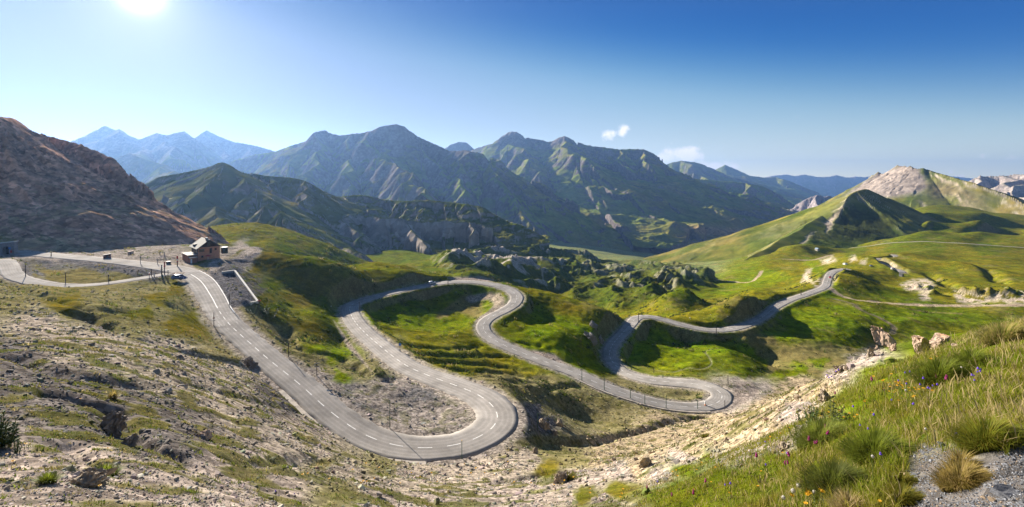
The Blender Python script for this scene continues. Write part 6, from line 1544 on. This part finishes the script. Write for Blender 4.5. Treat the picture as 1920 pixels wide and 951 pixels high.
tussock('small round tussock between the gravel and the meadow', 1690, 908, 56, 26, 4, 1400, OL, DG, 404)
tussock('pale straw tussock above the low tussock in the gravel', 1800, 880, 44, 44, 4, 900, ST, OL, 405)
tussock('big lush green tussock left of the gravel', 1640, 868, 110, 70, 4, 3800, YG, DG, 406)
tussock('bright green tussock on the upper meadow near the bluebells', 1760, 720, 90, 56, 7, 3000, YG, DG, 407)
tussock('bright green tussock right of the leaf shaped rock', 1820, 690, 70, 40, 8, 2200, YG, DG, 408)
tussock('straw coloured dry tussock at the bottom edge left of the gravel', 1590, 960, 50, 44, 4, 1100, ST, (.4,.32,.2), 409)
tussock('dark green tussock at the bottom beside the dandelions', 1560, 925, 110, 66, 4, 3800, DG, (.10,.12,.03), 410)
tussock('dark grass cushion on the outcrop at the bottom centre', 1065, 900, 44, 18, 15, 900, DG, OL, 411)
tussock('round grass tuft crowning the dark crag on the left slope', 212, 748, 16, 18, 12, 500, ST, OL, 412)
tussock('dark round cushion at the edge of the sandy slope', 1322, 820, 20, 9, 20, 500, OL, DG, 413)
tussock('yellow green tussock beside the thistles', 1540, 830, 120, 44, 6, 4200, YG, (.2,.21,.05), 414)
tussock('golden dry tussock on the skyline of the shoulder', 1880, 640, 90, 40, 10, 2400, ST, YG, 415)
tussock('green tuft at the bottom left corner of the scree', 90, 905, 40, 24, 7, 700, YG, DG, 416)
tussock('green tuft on the scree near the left slab rocks', 200, 890, 60, 22, 8, 900, YG, DG, 417)

# ------------------------------------------------------------------ flowers and leafy plants
mt_stem = simple('green_stem', (.09,.12,.025), .7); mt_leaf = simple('leaf_green', (.055,.09,.02), .6, var=.35, scale=9)
def petal_mat(name, c):
    m, t, b = new_mat(name); b.inputs['Roughness'].default_value = .6
    tc = N(t, 'ShaderNodeTexCoord'); nz = N(t, 'ShaderNodeTexNoise'); nz.inputs['Scale'].default_value = 60; L(t, tc.outputs['Object'], nz.inputs['Vector'])
    v = t.nodes.new('ShaderNodeVectorMath'); v.operation = 'SCALE'; v.inputs[0].default_value = c
    mr = N(t, 'ShaderNodeMapRange'); mr.inputs[3].default_value = .8; mr.inputs[4].default_value = 1.2; L(t, nz.outputs[0], mr.inputs[0]); L(t, mr.outputs[0], v.inputs['Scale']); L(t, v.outputs[0], b.inputs['Base Color'])
    tr = N(t, 'ShaderNodeBsdfTranslucent'); L(t, v.outputs[0], tr.inputs['Color']); mx = N(t, 'ShaderNodeMixShader'); mx.inputs[0].default_value = .4
    L(t, b.outputs[0], mx.inputs[1]); L(t, tr.outputs[0], mx.inputs[2]); L(t, mx.outputs[0], [q for q in t.nodes if q.type == 'OUTPUT_MATERIAL'][0].inputs['Surface'])
    return m
mp_yel, mp_vio, mp_pur, mp_wht = petal_mat('yellow_petal', (.75,.42,.01)), petal_mat('violet_petal', (.16,.06,.62)), petal_mat('magenta_petal', (.38,.02,.20)), petal_mat('white_fluff', (.52,.49,.44))
def head_daisy(bm, r):
    for k in range(14):
        a = 2 * math.pi * k / 14; d1 = Vector((math.cos(a), math.sin(a), 0)); s_ = Vector((-d1.y, d1.x, 0)) * r * .2
        up = Vector((0, 0, r * .25)); v = [bm.verts.new(p) for p in (d1 * r * .15 - s_ * .5, d1 * r * .15 + s_ * .5, d1 * r + s_ + up, d1 * r - s_ + up)]; bm.faces.new(v)
    bmesh.ops.create_uvsphere(bm, u_segments=8, v_segments=5, radius=r * .42)
def head_bell(bm, r):
    n = 8; rings = []
    for z, q in ((.9, .25), (.5, .62), (0, .7), (-.45, 1.0)):
        rings.append([bm.verts.new((math.cos(2 * math.pi * k / n) * q * r * .8, math.sin(2 * math.pi * k / n) * q * r * .8, z * r)) for k in range(n)])
    for a, b in zip(rings, rings[1:]):
        for k in range(n): bm.faces.new((a[k], a[(k + 1) % n], b[(k + 1) % n], b[k]))
    bm.faces.new(rings[0])
def head_spike(bm, r):
    for k in range(9):
        q = bmesh.ops.create_icosphere(bm, subdivisions=1, radius=r * (.62 - .04 * k))['verts']; a = k * 2.4
        bmesh.ops.translate(bm, vec=(math.cos(a) * r * .35, math.sin(a) * r * .35, (k - 3) * r * .32), verts=q)
def head_puff(bm, r):
    q = bmesh.ops.create_icosphere(bm, subdivisions=2, radius=r)['verts']
    rr = random.Random(4)
    for v in q: v.co *= rr.uniform(.8, 1.12)
def flower(kind, name, label, group, h, r, petal):
    t = thing(name, label, 'flower', (0, 0, 0), 0, group)
    bm = bm_new(); bm_path(bm, [(0, 0, -.03), (.02 * h, 0, h * .5), (0, .01, h)], [.003, .0026, .002], 5); bm_obj('stem', bm, mt_stem, t)
    bm = bm_new(); {'daisy': head_daisy, 'bell': head_bell, 'spike': head_spike, 'puff': head_puff}[kind](bm, r)
    bmesh.ops.translate(bm, vec=(0, 0, h), verts=bm.verts); bm_obj('flower_head', bm, petal, t)
    return t
def plant_flowers(proto, spots, seed, smin=.8, smax=1.25, label=None):
    rr = random.Random(seed)
    for i, (x, y) in enumerate(spots):
        p = locate(x, y, 3, 60); s = rr.uniform(smin, smax) * (1.05 + p.y * .075)
        f = proto if i == 0 else dup(proto, p, 0)
        f.location = p; f.rotation_euler = (rr.uniform(-.25, .25), rr.uniform(-.25, .25), rr.uniform(0, 6)); f.scale = (s, s, s)
dand = flower('daisy', 'dandelion', 'large yellow dandelion flower in the clump at the bottom beside the dark tussock', 'dandelions at the bottom edge', .16, .026, mp_yel)
plant_flowers(dand, [(1510,945),(1514,952),(1518,948),(1531,952),(1476,950),(1517,972),(1512,938)], 1)
puff = flower('puff', 'dandelion_clock', 'white dandelion seed head beside the yellow dandelions', 'dandelion clocks at the bottom edge', .15, .019, mp_wht)
plant_flowers(puff, [(1483,944),(1497,944),(1467,962),(1524,950)], 2)
pf2 = flower('puff', 'seed_head', 'single white fluffy seed head standing in the upper meadow', 'white seed heads in the upper meadow', .22, .013, mp_wht)
plant_flowers(pf2, [(1803,716),(1703,768),(1744,838),(1637,907)], 3)
yel = flower('daisy', 'yellow_flower', 'small yellow flower in the meadow grass on the lower right slope', 'small yellow flowers in the meadow', .12, .015, mp_yel)
rr = random.Random(12)
ysp = [(1557,787),(1566,790),(1577,788),(1584,783),(1556,808),(1527,808),(1685,738),(1672,742),(1690,748),(1680,732),(1693,740),(1676,750),(1690,756),(1668,735),(1660,727),(1700,731),(1746,688),(1753,684),(1623,764),(1617,768),(1460,822),(1446,832),(1470,864),(1559,898),(1570,898),(1577,906),(1655,960),(1436,838),(1480,817),(1642,722)]
ysp += [(rr.gauss(1690, 26), rr.gauss(738, 14)) for _ in range(26)] + [(rr.gauss(1580, 30), rr.gauss(786, 10)) for _ in range(10)] + [(rr.uniform(1260, 1480), rr.uniform(880, 940)) for _ in range(12)]
plant_flowers(yel, ysp, 4)
ysl = flower('daisy', 'yellow_flower', 'tiny yellow flower on the bare scree of the left and middle slope', 'tiny yellow flowers on the scree', .10, .02, mp_yel)
plant_flowers(ysl, [(rr.uniform(560, 1000), rr.uniform(865, 915)) for _ in range(26)] + [(45,845),(8,862),(20,880),(183,925),(200,850),(150,760)] + [(rr.uniform(1020, 1180), rr.uniform(880, 950)) for _ in range(10)], 5)
vio = flower('bell', 'bellflower', 'violet bellflower nodding in the meadow on the lower right slope', 'violet bellflowers in the meadow', .17, .016, mp_vio)
plant_flowers(vio, [(1829,717),(1835,716),(1840,714),(1836,722),(1829,726),(1828,733),(1833,735),(1843,712),(1733,738),(1734,744),(1734,750),(1751,742),(1757,742),(1741,747),(1708,720),(1700,724),(1698,741),(1690,735),(1675,769),(1702,785),(1643,803),(1600,788),(1620,822),(1628,826),(1790,840),(1548,720),(1552,728),(1560,722),(1566,716),(1574,714),(1472,870),(1441,895),(1224,908),(1228,918),(1360,932),(1370,936),(1432,846),(1658,888),(553,940),(518,942)], 6)
spk = flower('spike', 'purple_orchid', 'magenta flower spike in the meadow of the lower right slope', 'magenta flower spikes in the meadow', .16, .02, mp_pur)
plant_flowers(spk, [(1550,822),(1546,832),(1530,847),(1525,848),(1517,848),(1488,880),(1470,888),(1567,752),(1638,729),(1772,732),(1212,928),(1260,945),(1300,950),(1320,922),(1480,885),(1418,875),(1504,830),(1760,728)], 7)
# leafy yellow thistles and the shrub at the left edge
def leafy(name, label, cat, px, py, ymin, wpx, hpx, n, leafm, seed, heads=None, headm=None):
    p = locate(px, py, ymin); k = p.y / F; R0 = wpx * k / 2; H0 = hpx * k; rr = random.Random(seed); t = thing(name, label, cat, p)
    bm = bm_new(); bl = bm_new(); tops = []
    for s in range(max(5, n // 26)):
        a = rr.uniform(0, 6.28); q = math.sqrt(rr.random()); tx, ty = math.cos(a) * q * R0, math.sin(a) * q * R0 * .7; hh = H0 * (1 - .4 * q * q) * rr.uniform(.75, 1.1)
        z0 = height(p.x + tx * .4, p.y + ty * .4) - p.z
        pts = [Vector((tx * .4, ty * .4, z0 - .04)), Vector((tx * .75, ty * .75, hh * .5 + z0 * .5)), Vector((tx, ty, hh))]
        bm_path(bm, pts, [.006 * k * 130, .005 * k * 130, .004 * k * 130], 5); tops.append(pts[2])
        for j in range(26):
            f = rr.uniform(.1, 1); c = pts[0].lerp(pts[1], f * 2) if f < .5 else pts[1].lerp(pts[2], f * 2 - 1)
            b = rr.uniform(0, 6.28); ll = rr.uniform(.10, .22) * H0 * (1.25 - .5 * f); d1 = Vector((math.cos(b), math.sin(b), rr.uniform(.1, .8))).normalized(); s1_ = d1.cross(Vector((0, 0, 1))).normalized() * ll * .24
            m_ = c + d1 * ll * .5 + Vector((0, 0, ll * .05)); v = [bl.verts.new(x) for x in (c, m_ - s1_, c + d1 * ll - Vector((0, 0, ll * .15)), m_ + s1_)]; bl.faces.new(v)
    bm_obj('stem', bm, mt_stem, t); bm_obj('leaves', bl, leafm, t)
    if heads:
        for i in range(heads):
            c = tops[i % len(tops)]; bm = bm_new(); head_spike(bm, .022 * k * 120 / 1.2); bmesh.ops.translate(bm, vec=c, verts=bm.verts); bm_obj('flower_head', bm, headm, t)
    return t
ml_pale = simple('pale_thistle_leaf', (.13,.15,.045), .6, var=.3, scale=9); mp_cream = petal_mat('cream_bract', (.5,.42,.14))
leafy('yellow_thistle', 'dark leaved thistle with cream heads at the edge of the meadow', 'thistle', 1530, 806, 8, 66, 44, 260, mt_leaf, 21, 5, mp_cream)
leafy('yellow_thistle', 'taller pale thistle with yellow heads right of the dark leaved one', 'thistle', 1566, 802, 8, 50, 46, 200, ml_pale, 22, 5, mp_cream)
leafy('yellow_thistle', 'low spreading thistle at the lower left of the thistle patch', 'thistle', 1500, 818, 8, 50, 22, 140, mt_leaf, 23, 2, mp_cream)
leafy('shrub', 'dark leafy shrub cut by the left edge of the picture', 'shrub', 8, 838, 7, 56, 62, 420, mt_leaf, 24)
leafy('shrub', 'small leafy shrub on the scree below the shrub at the left edge', 'shrub', 30, 850, 7, 34, 26, 160, mt_leaf, 25)
leafy('roadside_bush', 'dark green bush beside the road below the parking lot', 'bush', 500, 594, 95, 44, 22, 240, mt_leaf, 26)
leafy('roadside_bush', 'low bush in the ditch right of the parking lot', 'bush', 470, 588, 95, 26, 14, 160, mt_leaf, 27)
leafy('broadleaf_plant', 'broad leaved green plant at the bottom edge left of the straw tussock', 'plant', 1538, 960, 4, 36, 30, 80, ml_pale, 28)
